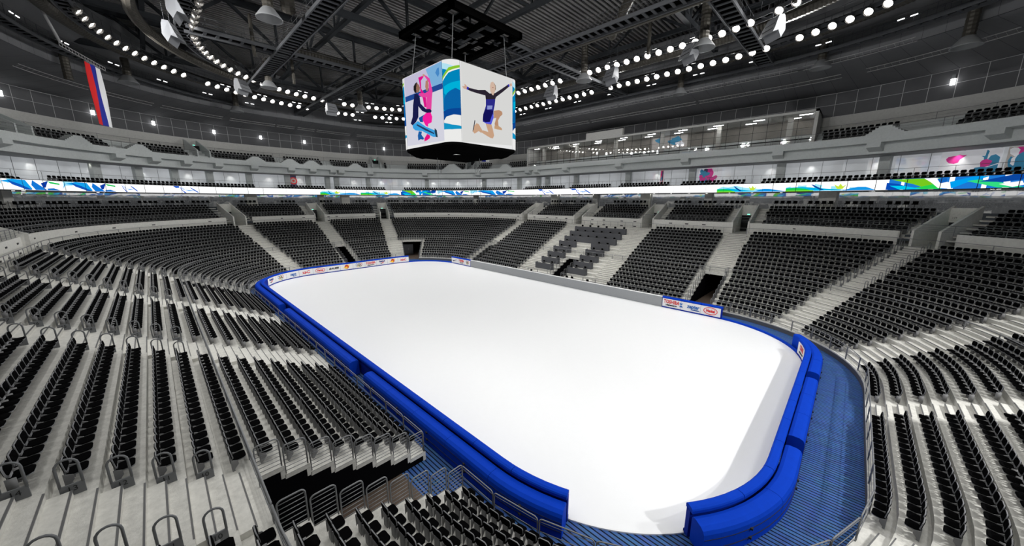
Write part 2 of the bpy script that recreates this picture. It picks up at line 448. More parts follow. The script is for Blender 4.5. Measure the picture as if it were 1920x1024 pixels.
# ---- seats -------------------------------------------------------
def seat_positions(n_rows, o_of, z_of, blocked, tier, spacing=.5):
    out = []
    for n in range(1, n_rows+1):
        o = o_of(n); u = 0; step = .08; run = []; N = int(BOWL.L/step); flags = []
        for i in range(N):
            p = BOWL.pt(i*step, o); flags.append(not blocked(p.x, p.y, i*step, n))
        if not any(flags): continue
        st = next((i for i in range(N) if flags[i] and not flags[i-1]), 0); i = 0
        while i < N:
            if flags[(st+i) % N]:
                j = i
                while j < N and flags[(st+j) % N]: j += 1
                acc = [0.0]; ulist = [((st+i)*step)]
                for k in range(i, j):
                    u0 = (st+k)*step; pa, pb = BOWL.pt(u0, o), BOWL.pt(u0+step, o)
                    acc.append(acc[-1]+(pb-pa).length); ulist.append(u0+step)
                cnt = int((acc[-1]-.1)/spacing)
                if cnt > 0:
                    off = (acc[-1]-(cnt-1)*spacing)/2
                    for q in range(cnt):
                        u = float(np.interp(off+q*spacing, acc, ulist))
                        out.append((tier, n, u, o, z_of(n), q, cnt, ulist[0]))
                i = j
            else: i += 1
    return out
MEDIA = (-6.0, 4.75)
def blk_low(x, y, u, n):
    if in_tunnel(u+.3, n) or in_tunnel(u-.3, n): return True
    if y < 0 and MEDIA[0] < x < MEDIA[1] and abs(y) > BOWL.hy-1: return True
    if n == 19 and aisle_hit(x, y, .5): return True
    return aisle_hit(x, y, .12) is not None
CUT = .85            # half width of the door cuts through the upper rows
def cut_hit(x, y, pad):
    for a in AISLES:
        c, nn, t, w = aisle_frame(a, 0); v = Vector((x, y, 0))-c
        if v.dot(nn) > 0 and abs(v.dot(t)) < CUT+pad: return True
    return False
UP0, UPZ, NUP = 15.75, 8.02, 7
SEATS = seat_positions(19, lambda n: n*D-.2, tz, blk_low, 'low')
SEATS += seat_positions(NUP, lambda n: UP0+n*D-.2, lambda n: UPZ+RR*(n-1), lambda x, y, u, n: cut_hit(x, y, 1.25), 'up')
SUITE = [(20.55, 13.62), (21.4, 14.05)]
BRK = [BOWL.s_of(x, y) for x, y in ()]
def blk_gap(per, gap):
    def f(x, y, u, n): return (u % per) < gap
    return f
SEATS += seat_positions(2, lambda n: SUITE[n-1][0], lambda n: SUITE[n-1][1], blk_gap(10.9, 1.3), 'suite', .56)
BALC = [(21.2, 18.95), (22.1, 19.45), (23.0, 19.95)]
PBX = (-26.0, 23.2)
B_L = BOWL.L
def blk_balc(x, y, u, n):
    if y < -30 and PBX[0]-.6 < x < PBX[1]+.6: return True
    if any(min(abs(u-q), B_L-abs(u-q)) < .55 for q in (22.45, 14.81, 176.39, 168.54)): return True
    return (u % 8.7) < 1.5
SEATS += seat_positions(3, lambda n: BALC[n-1][0], lambda n: BALC[n-1][1], blk_balc, 'balcony', .54)

# visibility filter and the 300 that show largest
vis = []
for sdat in SEATS:
    tier, n, u, o, z, q, cnt, u0 = sdat
    p = BOWL.pt(u, o, z); pr = project(p+Vector((0, 0, .5)))
    if pr is None or not (-500 < pr[0] < 2420 and -300 < pr[1] < 1330): continue
    inside = 5 < pr[0] < 1915 and 5 < pr[1] < 1019
    vis.append((pr[2] if inside else 1e6+pr[2], sdat, p))
vis.sort(key=lambda t: t[0])
NEAR, REST = vis[:300], vis[300:]

# prototype with its parts
def rot_x(a): return Matrix.Rotation(a, 4, 'X')
M_PAN = Matrix.Translation((0, -.265, .42)) @ rot_x(math.radians(-4))
M_BACK = Matrix.Translation((0, -.07, .64)) @ rot_x(math.radians(90-7))
def curved(mbx, amt):
    mbx.v = [(v[0], v[1]-amt*(v[0]/.22)**2 if v[2] > .46 else v[1], v[2]) for v in mbx.v]; return mbx
ARM = [(-.22, .30), (-.22, .43), (-.05, .50), (-.05, .08)]
def make_seat():
    r = thing('stadium_seat', 'seat', 'seat')
    MB().slab(rrect(.40, .36, .09), -.01, .03, .014, 0, M_PAN).build('seat_pan', SEATB, r)
    bk = curved(MB().slab(rrect(.39, .27, .08, 4, 0, .015), .012, .034, .012, 0, M_BACK).slab(rrect(.39, .29, .08, 4, 0, .0), -.03, -.012, .008, 0, M_BACK), .025).build('backrest', SEATB, r)
    curved(MB().slab(rrect(.42, .32, .09), -.014, .016, .008, 0, M_BACK), .025).build('shell', SEATG, bk)
    b = MB(); b.slab(rrect(.37, .34, .08), -.045, -.008, .0, 0, M_PAN); b.box(-.10, .10, -.12, -.05, 0.0, .50)
    b.build('seat_frame', SEATG, r)
    for x in (-.25, .238):
        b = MB(); b.add([(xx, y, z) for xx in (x, x+.012) for y, z in ARM], [(0,1,2,3),(7,6,5,4),(0,4,5,1),(1,5,6,2),(2,6,7,3),(3,7,4,0)])
        b.build('side_plate', SEATP, r)
    return r
def seat_block(p, n, u):
    if n[0] == 'low':
        if p.y > 5.58 and abs(p.x) <= 22.1 and p.y > 16:
            if p.x < -21: return 'corner block', 'tunnel'
            if p.x < -6.9: return 'nearest left block', 'near aisle'
            if p.x < 5.4: return 'second left block', 'near aisle'
            return 'third left block', 'near aisle'
        if p.x < -22:
            if p.y > 8: return 'corner block', 'tunnel'
            if p.y > -1.4: return 'near end block', 'step aisle'
            return 'curved block past the step aisle', 'step aisle'
    return 'far stand', 'aisle'
proto = make_seat()
cnt_lab = {}
for i, (dep, sd, p) in enumerate(NEAR):
    tier, n, u, o, z, q, cnt, u0 = sd
    r = proto if i == 0 else copy_tree(proto)
    r.location = p; r.rotation_euler = (0, 0, BOWL.ang(u)-PI/2)
    blk, ref = seat_block(p, sd, u)
    k = q+1 if p.y < 12 or p.x < -21 and p.y < 14 else cnt-q
    if blk == 'corner block': k = q+1
    r['label'] = f'black tip-up seat, {ordw(k)} from the {ref}, {ordw(n)} row from the front, {blk}'
    r['category'] = 'seat'; r['group'] = 'black tip-up seats'
# everything farther away as one object
def oct_(w, h, c): 
    return [(w/2,-h/2+c),(w/2,h/2-c),(w/2-c,h/2),(-w/2+c,h/2),(-w/2,h/2-c),(-w/2,-h/2+c),(-w/2+c,-h/2),(w/2-c,-h/2)]
tv, tf, tm = [], [], []
def oslab(w, h, c, z0, z1, M, m):
    k = len(tv); o = oct_(w, h, c)
    for z in (z0, z1):
        for x, y in o: tv.append(tuple(M @ Vector((x, y, z))))
    for b in (0, 8):
        for f in ((0,1,2,7),(2,3,6,7),(3,4,5,6)): tf.append(tuple(k+b+i for i in f)); tm.append(m)
    for i in range(8): tf.append((k+i, k+(i+1) % 8, k+8+(i+1) % 8, k+8+i)); tm.append(m)
def obox(x0,x1,y0,y1,z0,z1,m):
    b = MB().box(x0,x1,y0,y1,z0,z1); k = len(tv); tv.extend(b.v); tf.extend(tuple(k+i for i in f) for f in b.f); tm.extend([m]*6)
oslab(.40, .36, .07, -.01, .03, M_PAN, 0)
M_PAD = M_BACK @ Matrix.Translation((0, .02, 0))
oslab(.39, .27, .06, .012, .034, M_PAD, 0)
oslab(.39, .29, .06, -.03, -.012, M_BACK, 0)
oslab(.42, .32, .07, -.014, .016, M_BACK, 1)
oslab(.37, .34, .06, -.045, -.008, M_PAN, 1)
obox(-.10, .10, -.12, -.05, 0, .50, 1); obox(-.25, -.238, -.22, -.05, .12, .48, 2); obox(.238, .25, -.22, -.05, .12, .48, 2)
tv = np.array(tv, 'f'); tf = np.array(tf, 'i'); tm = np.array(tm, 'i')
N = len(REST); k = len(tv)
ang = np.array([BOWL.ang(r[1][2])-PI/2 for r in REST]); pos = np.array([tuple(r[2]) for r in REST])
ca, sa = np.cos(ang)[:, None], np.sin(ang)[:, None]
vx = ca*tv[None, :, 0]-sa*tv[None, :, 1]+pos[:, 0:1]; vy = sa*tv[None, :, 0]+ca*tv[None, :, 1]+pos[:, 1:2]; vz = tv[None, :, 2]+pos[:, 2:3]
V = np.stack([vx, vy, vz], -1).reshape(-1).astype('f')
Fq = (tf[None]+np.arange(N)[:, None, None]*k).reshape(-1).astype('i')
me = bpy.data.meshes.new('stadium_seats_beyond')
me.vertices.add(N*k); me.vertices.foreach_set('co', V)
nf = N*len(tf); me.loops.add(nf*4); me.loops.foreach_set('vertex_index', Fq)
me.polygons.add(nf); me.polygons.foreach_set('loop_start', np.arange(nf, dtype='i')*4); me.polygons.foreach_set('loop_total', np.full(nf, 4, 'i'))
me.materials.append(SEATB); me.materials.append(SEATG); me.materials.append(SEATP)
me.polygons.foreach_set('material_index', np.tile(tm, N)); me.update(calc_edges=True); me.validate()
o = bpy.data.objects.new('stadium_seats', me); COL.objects.link(o)
tag(o, 'thousands of black tip-up seats filling the stands beyond the nearest rows', 'seats', 'black tip-up seats', 'stuff')
print('SEATS', len(SEATS), len(vis), N)

# ---- row end arches with row numbers
def text_obj(name, s, size, material, parent, loc, rot, ext=.003, align='CENTER', shear=0.0, sx=1.0, space=1.0, bold=0.0):
    c = bpy.data.curves.new(name, 'FONT'); c.body = s; c.size = size; c.extrude = ext; c.align_x = align; c.align_y = 'CENTER'; c.shear = shear; c.space_character = space
    c.resolution_u = 3; c.offset = bold
    c.materials.append(material)
    o = bpy.data.objects.new(name, c); COL.objects.link(o); o.parent = parent; o.location = loc; o.rotation_euler = rot; o.scale = (sx, 1, 1)
    return o
def arch_parts(root, big=True):
    n = 8
    MB().box(-.20, .20, -.02, .02, .004, .30).build('plate', PLATE, root)
    pts = [(-.18, 0, .28), (-.18, 0, .80)]
    for i in range(1, n): a = PI-PI*i/n; pts.append((.18*math.cos(a), 0, .80+.18*math.sin(a)))
    pts += [(.18, 0, .80), (.18, 0, .28)]
    MB().tube(pts, .027, 8).build('hoop', PLATE, root, smooth=True)
_t = bpy.data.objects.new('tmp', None); COL.objects.link(_t); arch_parts(_t)
ARCHM = [(c.name, c.data) for c in _t.children]
for c in list(_t.children): bpy.data.objects.remove(c)
bpy.data.objects.remove(_t)
def place_arch(pos, rz, label, group, num=None):
    r = thing('aisle_handrail', label, 'handrail', pos, rz, group)
    for nm, me in ARCHM:
        c = bpy.data.objects.new(nm, me); COL.objects.link(c); c.parent = r
        if num is not None and nm.startswith('plate'):
            text_obj('row_number', str(num), .19, INK, c, (0, -.024, .18), (PI/2, 0, 0), .002)
    return r
names = {'left_a': 'aisle nearest the camera', 'left_b': 'second left aisle', 'left_c': 'third left aisle', 'left_d': 'farthest left aisle'}
for a in AISLES:
    if a[0] in names:
        for side, xx in (('far', a[4]-.02), ('near', a[3]+.02)):
            for n in range(10, 20):
                o = (n-.5)*D
                p = Vector((xx, BOWL.hy+o, tz(n)))
                # local -y faces -x  (towards the camera end)
                place_arch(p, -PI/2, f'grey hoop handrail on row {n}, {side} side of the {names[a[0]]}', 'row end hoop handrails', n if a[0] != 'left_d' else None)
a = AISLES[8]
for side, sg in (('left', 1), ('right', -1)):
    for n in range(10, 20):
        c, nn, t, w = aisle_frame(a, (n-.5)*D); p = c+t*(sg*(w/2-.05))*(1 if side == 'right' else 1); p.z = tz(n)
        place_arch(p, math.atan2(nn.y, nn.x), f'slim hoop handrail on row {n}, {side} side of the corner aisle at right', 'row end hoop handrails')
# front of the right block also carries arches on both sides of the step aisle behind
# ================================================================== ICE, DECK, BOARDS
mb = MB(); us = RINK.samples(nc=24)[:-1]
mb.add([RINK.pt(u, 0, .03) for u in us], [tuple(range(len(us)))])
RINK.sweep(mb, [(0, .03), (.0, .0)], nc=24)
tag(mb.build('floor_ice', ICE), kind='structure')
mb = MB().quad((-52, -36, 0), (56, -36, 0), (56, 36, 0), (-52, 36, 0))
tag(mb.build('floor_deck', DECK), kind='structure')

def rs(x, y): return RINK.s_of(x, y)
def board_run(name, label, s0, s1, ads, cushions=True, capmat=BLUE, h=1.28, group='rink side boards'):
    """one stretch of rink board with its cap, kick strip and advert panels"""
    r = tag(RINK.sweep(MB(), [(.03, .03), (.22, .03), (.22, h-.16), (.03, h-.16)], s0, s1, True, True, nc=24).build(name, BLUED), label, 'barrier', group)
    n = max(1, int(round((s1-s0)/2.3))); prof = [(-.02, h-.17), (-.035, h-.06), (-.01, h-.01), (.05, h+.02), (.22, h+.02), (.30, h-.01), (.33, h-.06), (.33, h-.17)]
    for i in range(n):
        a, b = s0+(s1-s0)*i/n, s0+(s1-s0)*(i+1)/n; g = .012
        m = MB(); RINK.sweep(m, prof, a+g, b-g, True, True, nc=24)
        m.build('cap_cushion', capmat, r)
    RINK.sweep(MB(), [(-.02, .03), (-.02, .16), (.03, .16)], s0, s1, nc=24).build('kick_strip', BLUED, r)
    for (a, b, kind) in ads:
        p = RINK.sweep(MB(), [(.0, .16), (.0, h-.19)], a+.01, b-.01, nc=24, step=4).build('advert_panel', ADW, r)
        logo(p, (a+b)/2, b-a, kind, h)
    return r
def logo(par, u, w, kind, h):
    p, n = RINK.at(u)
    rz = math.atan2(n[1], n[0])-PI/2        # local -y faces the ice
    z0 = .64
    w = min(w, 2.9)
    def place(lx, lz, d=.02):
        t = (math.cos(rz), math.sin(rz)); return (p[0]+t[0]*lx-n[0]*d, p[1]+t[1]*lx-n[1]*d, z0+lz)
    def txt(s, size, mt, lx=0, lz=0, sx=1, shear=0, space=1): return text_obj('lettering', s, size, mt, par, place(lx, lz), (PI/2, 0, rz), .002, 'CENTER', shear, sx, space, .02)
    def shape(poly, mt, nm='emblem', d=.02):
        o = MB().add([place(x, z, d) for x, z in poly], [tuple(range(len(poly)))]); return o.build(nm, mt, par)
    def ringp(cx, cz, rx, rz_, tw, mt):
        m = MB(); k = 24
        for i in range(k):
            a, b = 2*PI*i/k, 2*PI*(i+1)/k
            m.quad(*[place(cx+math.cos(q)*(rx+e), cz+math.sin(q)*(rz_+e), .022) for q, e in ((a, -tw), (b, -tw), (b, tw), (a, tw))])
        return m.build('ring', mt, par)
    if kind == 'tosh':
        txt('TOSHIBA', .54, LRED, 0, .12, .92*w/2.6, 0, 1.08); txt('Leading Innovation >>>', .19, INK, 0, -.24, .85*w/2.6)
    elif kind == 'zep':
        txt('zepter', .60, LBLUE, .25, .05, 1.0*w/2.6, .25); txt('INTERNATIONAL', .10, LBLUE, .5, -.27)
        shape([(-1.15, .22), (-.75, .22), (-.95, .02), (-.75, -.22), (-1.15, -.22), (-.98, 0)], LBLUE)
    elif kind == 'hen':
        txt('Henkel', .44, LRED, 0, 0, .9*w/2.6, .05); ringp(0, 0, .86*w/2.6, .36, .035, LRED)
    elif kind == 'coke':
        txt('Coca-Cola', .68, LRED, 0, 0, .92*w/2.6, .4, .92)
    elif kind == 'bauer':
        txt('BAUER', .42, INK, 0, 0, 1.5*w/2.6, .35)
    elif kind == 'rings':
        for k, (x, z, m_) in enumerate(((-.46, .09, LBLUE), (0, .09, INK), (.46, .09, LRED), (-.23, -.12, LYEL), (.23, -.12, LGRN))):
            ringp(x*w/2.6, z, .21*w/2.6, .21, .032, m_)
    elif kind == 'reebok':
        txt('Reebok', .40, LNAVY, 0, .18, 1.1*w/2.6, .2)
        shape([(-.1, -.05), (.45, .02), (.1, -.2), (-.05, -.3), (.02, -.16)], LRED); shape([(-.45, -.12), (-.05, -.14), (-.1, -.3)], INK)
    elif kind == 'sun':
        shape([(.36*math.cos(2*PI*k/20), .36*math.sin(2*PI*k/20)) for k in range(20)], LRUST)
        shape([(.2*math.cos(2*PI*k/16)-.06, .17*math.sin(2*PI*k/16)-.13) for k in range(16)], LYEL, 'emblem', .026)
        shape([(-.7, -.12), (-.3, -.02), (-.28, -.2)], LYEL, 'emblem', .026); shape([(.2, .2), (.46, .42), (.40, -.04)], LYEL, 'emblem', .026)
    elif kind == 'swoosh':
        shape([(-.75, .2), (-.78, .02), (-.66, -.2), (-.5, -.22), (.75, .26), (-.42, -.02), (-.58, 0), (-.66, .08)], INK)
LRED = mat('ink_red', lin((205, 20, 30)), .5); LBLUE = mat('ink_blue', lin((0, 90, 165)), .5); LYEL = mat('ink_yellow', lin((245, 195, 30)), .5)
LGRN = mat('ink_green', lin((0, 130, 70)), .5); LNAVY = mat('ink_navy', lin((30, 30, 120)), .5); LRUST = mat('ink_rust', lin((190, 50, 15)), .5)

# far end and far left corner: from the left straight around to the far right corner gap
sA, sB = rs(29.64, -9.68), rs(26.4, 14.8)
order = ['coke', 'sun', 'reebok', 'tosh', 'rings', 'sun', 'bauer', 'hen', 'coke', 'zep', 'rings', 'reebok']
L = sB+RINK.L-sA; ads = [(sA+L*i/12, sA+L*(i+1)/12, k) for i, k in enumerate(order)]
board_run('rink_board', 'blue capped board with a row of adverts round the far end of the ice', sA, sB+RINK.L, ads)
# left side and near left corner, seen from behind
sC = rs(-24.95, 14.45)
left_run = board_run('rink_board', 'long blue padded board along the left side of the ice', sB+.01, sC, [])
# near end with the right near corner sign
sD, sE = rs(-28.36, 12.0), rs(-29.47, -10.14)
near_run = board_run('rink_board', 'blue padded board curving along the near end of the ice', sD, sE, [(sE-1.9, sE-.05, 'tosh')])
# right: three panel board, grey wall, three panel board at far right
s1, s2 = rs(-22.9, -15), rs(-16.9, -15)
board_run('rink_board', 'blue board with three advert panels below the right tunnel', s1, s2, [(s2-2.0*1-.02, s2-.04, 'tosh'), (s2-4.0, s2-2.02, 'zep'), (s1+.1, s2-4.0, 'hen')])
s3, s4 = rs(17.3, -15), rs(22.95, -14.95)
board_run('rink_board', 'short blue board with three adverts at the far right corner', s3, s4, [(s4-2.1, s4-.05, 'swoosh'), (s4-3.9, s4-2.1, 'tosh'), (s3+.05, s4-3.9, 'rings')])
w = tag(RINK.sweep(MB(), [(.02, .03), (.22, .03), (.22, 1.2), (.02, 1.2)], s2+.02, s3-.02, True, True).build('rink_board', GREYB), 'plain grey wall along the right side of the ice', 'barrier', 'rink side boards')
RINK.sweep(MB(), [(.0, 1.2), (.0, 1.26), (.24, 1.26), (.24, 1.2)], s2+.02, s3-.02, True, True).build('top_strip', WHITE, w)
# low kerbs across the open corners
for (a, b, lab) in ((sE+.02, s1-.02, 'low blue kerb across the open right near corner'), (s4+.02, sA+RINK.L-.02 if sA < s4 else sA-.02, 'low blue kerb across the open far right corner')):
    tag(RINK.sweep(MB(), [(.0, .0), (.0, .2), (.09, .24), (.16, .2), (.16, 0)], a, b, True, True, nc=24).build('rink_kerb', BLUE), lab, 'kerb', 'low kerbs')
tag(RINK.sweep(MB(), [(.0, .0), (.0, .06), (.08, .06), (.08, 0)], sC+.02, sD-.02, True, True, nc=24).build('rink_kerb', WHITE), 'thin white kerb across the open near left corner of the ice', 'kerb', 'low kerbs')

# ---- thick pads strapped behind the boards
PADP = [(.34, .06), (.34, .98), (.38, 1.06), (.50, 1.10), (.78, 1.09), (.92, 1.03), (.98, .92), (1.0, .74), (.985, .06)]
def pad_run(label, a, b):
    n = max(1, int(round((b-a)/2.9))); r = thing('barrier_pad', label, 'pad', RINK.pt((a+b)/2, .6, 0), 0, 'thick blue pads behind the boards')
    sh = tuple(r.location)
    for i in range(n):
        q0, q1 = a+(b-a)*i/n, a+(b-a)*(i+1)/n
        RINK.sweep(MB(), PADP, q0+.008, q1-.008, True, True, nc=24, step=1.0).build('cushion', BLUE, r, False).matrix_parent_inverse = Matrix.Translation(r.location).inverted()
    for z in (.74, .36):
        RINK.sweep(MB(), [(.986, z-.012), (1.012, z-.012), (1.012, z+.012), (.986, z+.012)], a+.03, b-.03, True, True, nc=24).build('strap', SEAM, r).matrix_parent_inverse = Matrix.Translation(r.location).inverted()
        for i in range(n):
            p, nn = RINK.at(a+(b-a)*(i+.5)/n)
            M = Matrix.Translation((p[0]+nn[0]*1.01, p[1]+nn[1]*1.01, z))
            MB().box(-.05, .05, -.05, .05, -.035, .035, 0, M).build('buckle', INK, r).matrix_parent_inverse = Matrix.Translation(r.location).inverted()
    return r
pad_run('blue pad at the far end of the left board, curving into the corner', rs(28.9, 11.8), rs(10.85, 15))
pad_run('middle blue pad behind the left board', rs(8.8, 15), rs(-8.0, 15))
pad_run('nearest blue pad behind the left board, curving into the open corner', rs(-10.2, 15), sC)
pad_run('big curved blue pad at the near end beside the open corner', sD, rs(-30, 5.3))
pad_run('straight blue pad in the middle of the near end', rs(-30, 4.4), rs(-30, -3.3))
pad_run('curved blue pad at the near end behind the small red lettered sign', rs(-30, -4.3), rs(-28.9, -11.7))

# ================================================================== RAILINGS
def hoop_mesh(wd, h, bars, r=.024, rb=.012, drop=.1):
    f = MB(); rc = .13; x = wd/2-.03
    pts = [(-x, 0, -drop), (-x, 0, h-rc)]
    for i in range(1, 5): a = PI-PI/2*i/4; pts.append((-x+rc+rc*math.cos(a), 0, h-rc+rc*math.sin(a)))
    for i in range(0, 4): a = PI/2-PI/2*i/4; pts.append((x-rc+rc*math.cos(a), 0, h-rc+rc*math.sin(a)))
    pts += [(x, 0, h-rc), (x, 0, -drop)]
    f.tube(pts, r, 6)
    bs = []
    for i in range(bars):
        z = .1+(h-.22)*i/max(1, bars-1)
        bs.append(MB().tube([(-x, 0, z), (x, 0, z)], rb, 5))
    return f, bs
class Panel:
    def __init__(s, wd, h, bars, r=.024, rb=.012, drop=.1):
        f, bs = hoop_mesh(wd, h, bars, r, rb, drop); t = f.build('frame', STEEL, None, True); s.parts = [('frame', t.data)]; bpy.data.objects.remove(t)
        for b in bs:
            t = b.build('bar', STEEL, None, True); s.parts.append(('bar', t.data)); bpy.data.objects.remove(t)
    def place(s, p, rz, label, group):
        r = thing('railing_panel', label, 'railing', p, rz, group)
        for nm, me in s.parts:
            c = bpy.data.objects.new(nm, me); COL.objects.link(c); c.parent = r
        return r
P19 = Panel(1.9, 1.0, 3); PSTEP = Panel(.74, 1.08, 7)
segs = []
ts = sorted((a, b) for k, a, b, n in TUNNELS)
for i in range(len(ts)):
    a = ts[i][1]; b = ts[(i+1) % len(ts)][0]
    if b < a: b += BOWL.L
    segs.append((a, b))
def where(p):
    if p.y > 16: return 'left stand' if p.x > -21 else 'corner block'
    if p.y < -16 and abs(p.x) < 22: return 'right stand'
    if p.x > 22: return 'far end stand'
    return 'near end stand'
cnt = {}
for a, b in segs:
    n = max(1, int(round((b-a)/1.9)))
    for i in range(n):
        u = a+(b-a)*(i+.5)/n; p = BOWL.pt(u, .03, Z0)
        if project(p) is None: continue
        k = where(p); cnt[k] = cnt.get(k, 0)+1
        o = P19.place(p, BOWL.ang(u)-PI/2, f'{ordw(cnt[k])} railing panel along the front of the {k}', 'front railing panels')
        o.scale.x = (b-a)/n/1.9
# stepped railings beside the tunnels
TN = {'left_near': 'tunnel by the camera', 'left_far': 'far left tunnel', 'right_near': 'right tunnel', 'right_far': 'far right tunnel', 'media': 'steps between the media desks', 'far_mid': 'far end tunnel', 'far_corner': 'far corner tunnel'}
for key, a, b, n in TUNNELS:
    for q, sd, sg in ((a, 'one side', -1), (b, 'other side', 1)):
        p0, nn = BOWL.at(q)
        nm = {'left_near': {-1: 'far side', 1: 'near side'}}.get(key, {}).get(sg, 'first side' if sg < 0 else 'second side')
        for r in range(1, n+1):
            if key == 'media' and r > 5: continue
            p = BOWL.pt(q, (r-.5)*D, tz(r))
            PSTEP.place(p+Vector((-nn[1], nn[0], 0))*(.06*sg), math.atan2(nn[1], nn[0]), f'stepped railing panel on row {r}, {nm} of the {TN[key]}', 'stepped railing panels')
def guard_rail(label, ring, o, z, s0, s1, h=.95, bars=3, spacing=1.5, group='guard rails', r=.02, flat=False):
    mid = ring.pt((s0+s1)/2, o, z); root = thing('guard_rail', label, 'railing', mid, 0, group)
    inv = Matrix.Translation(mid).inverted()
    us = ring.samples(s0, s1, nc=16, step=8)
    def bar(zz, rr, nm):
        x = MB().tube([ring.pt(u, o, z+zz) for u in us], rr, 5).build(nm, STEEL, root, True); x.matrix_parent_inverse = inv
    bar(h, r*1.3, 'top_rail')
    for i in range(bars): bar(.12+(h-.2)*(i+.5)/(bars+.3), r*.55, 'rail')
    n = max(1, int((s1-s0)/spacing)); n = min(n, 99); me = None
    for i in range(n+1):
        u = s0+(s1-s0)*i/n; p = ring.pt(u, o, z)
        if me is None:
            t = MB().box(-r, r, -r*.8, r*.8, -.12, h).build('post', STEEL, root); me = t.data
        else:
            t = bpy.data.objects.new('post', me); COL.objects.link(t); t.parent = root
        t.location = p-mid; t.rotation_euler = (0, 0, ring.ang(u)-PI/2)
    return root
B = BOWL
SIDES = [('right', xs(-21, -1), xs(21.5, -1)), ('far end', xs(21.6, -1), xs(21.8, 1)+B.L if xs(21.8, 1) < xs(21.6, -1) else xs(21.8, 1)), ('left', xs(21.7, 1), xs(-21, 1)), ('near end', xs(-21.1, 1), xs(-21.1, -1))]
for nm, a, b in SIDES:
    guard_rail(f'rail crossing the {nm} stand above its eighth row', B, 8*D+.03, tz(8)+.02, a, b, .92, 3, 1.6, 'rails above the eighth row', .028)
    guard_rail(f'rail behind the last seats of the {nm} lower stand', B, 19*D+.1, tz(19)+.3, a, b, .85, 1, 1.3, 'rails behind the last lower row')
    guard_rail(f'rail on top of the concrete wall of the {nm} stand', B, 15.55, 8.75, a, b, .8, 3, 1.3, 'rails on the middle wall')

# ================================================================== MIDDLE WALL, UPPER ROWS, DOOR CUTS
cuts = []
for a in AISLES:
    c, nn, t, w = aisle_frame(a, 0)
    b0 = c+t*CUT; b1 = c-t*CUT
    u0, u1 = sorted((B.s_of(b0.x, b0.y), B.s_of(b1.x, b1.y)))
    if u1-u0 > B.L/2: u0, u1 = u1, u0+B.L
    cuts.append((a, u0, u1))
def in_cut(u):
    u %= B.L
    return any(u0-1e-4 <= u <= u1+1e-4 or u0-1e-4 <= u+B.L <= u1+1e-4 for a, u0, u1 in cuts)
EX2 = [q for a, u0, u1 in cuts for q in (u0, u1)]
us = B.samples(extra=EX2, nc=18, step=6)
mw = MB(); mu = MB()
WO = 15.4; ZW = 8.82
for i in range(len(us)-1):
    a, b = us[i], us[i+1]
    if in_cut((a+b)/2): continue
    q = lambda m, o0, z0, o1, z1: m.quad(B.pt(a, o0, z0), B.pt(b, o0, z0), B.pt(b, o1, z1), B.pt(a, o1, z1))
    q(mw, WO, 7.0, WO, ZW); q(mw, WO, ZW, WO+.22, ZW); q(mw, WO+.22, ZW, WO+.22, UPZ)
    q(mu, WO+.22, UPZ, UP0, UPZ)
    for n in range(1, NUP+2):
        o0, o1 = UP0+(n-1)*D, UP0+n*D+(4.0 if n == NUP+1 else 0); z = UPZ+RR*(n-1)
        q(mu, o0, z, o1, z)
        if n > 1: q(mu, o0, z-RR, o0, z)
tag(mw.build('wall_middle', WALLC), kind='structure'); tag(mu.build('floor_upper_terrace', CONC), kind='structure')
ZTOP = UPZ+RR*NUP
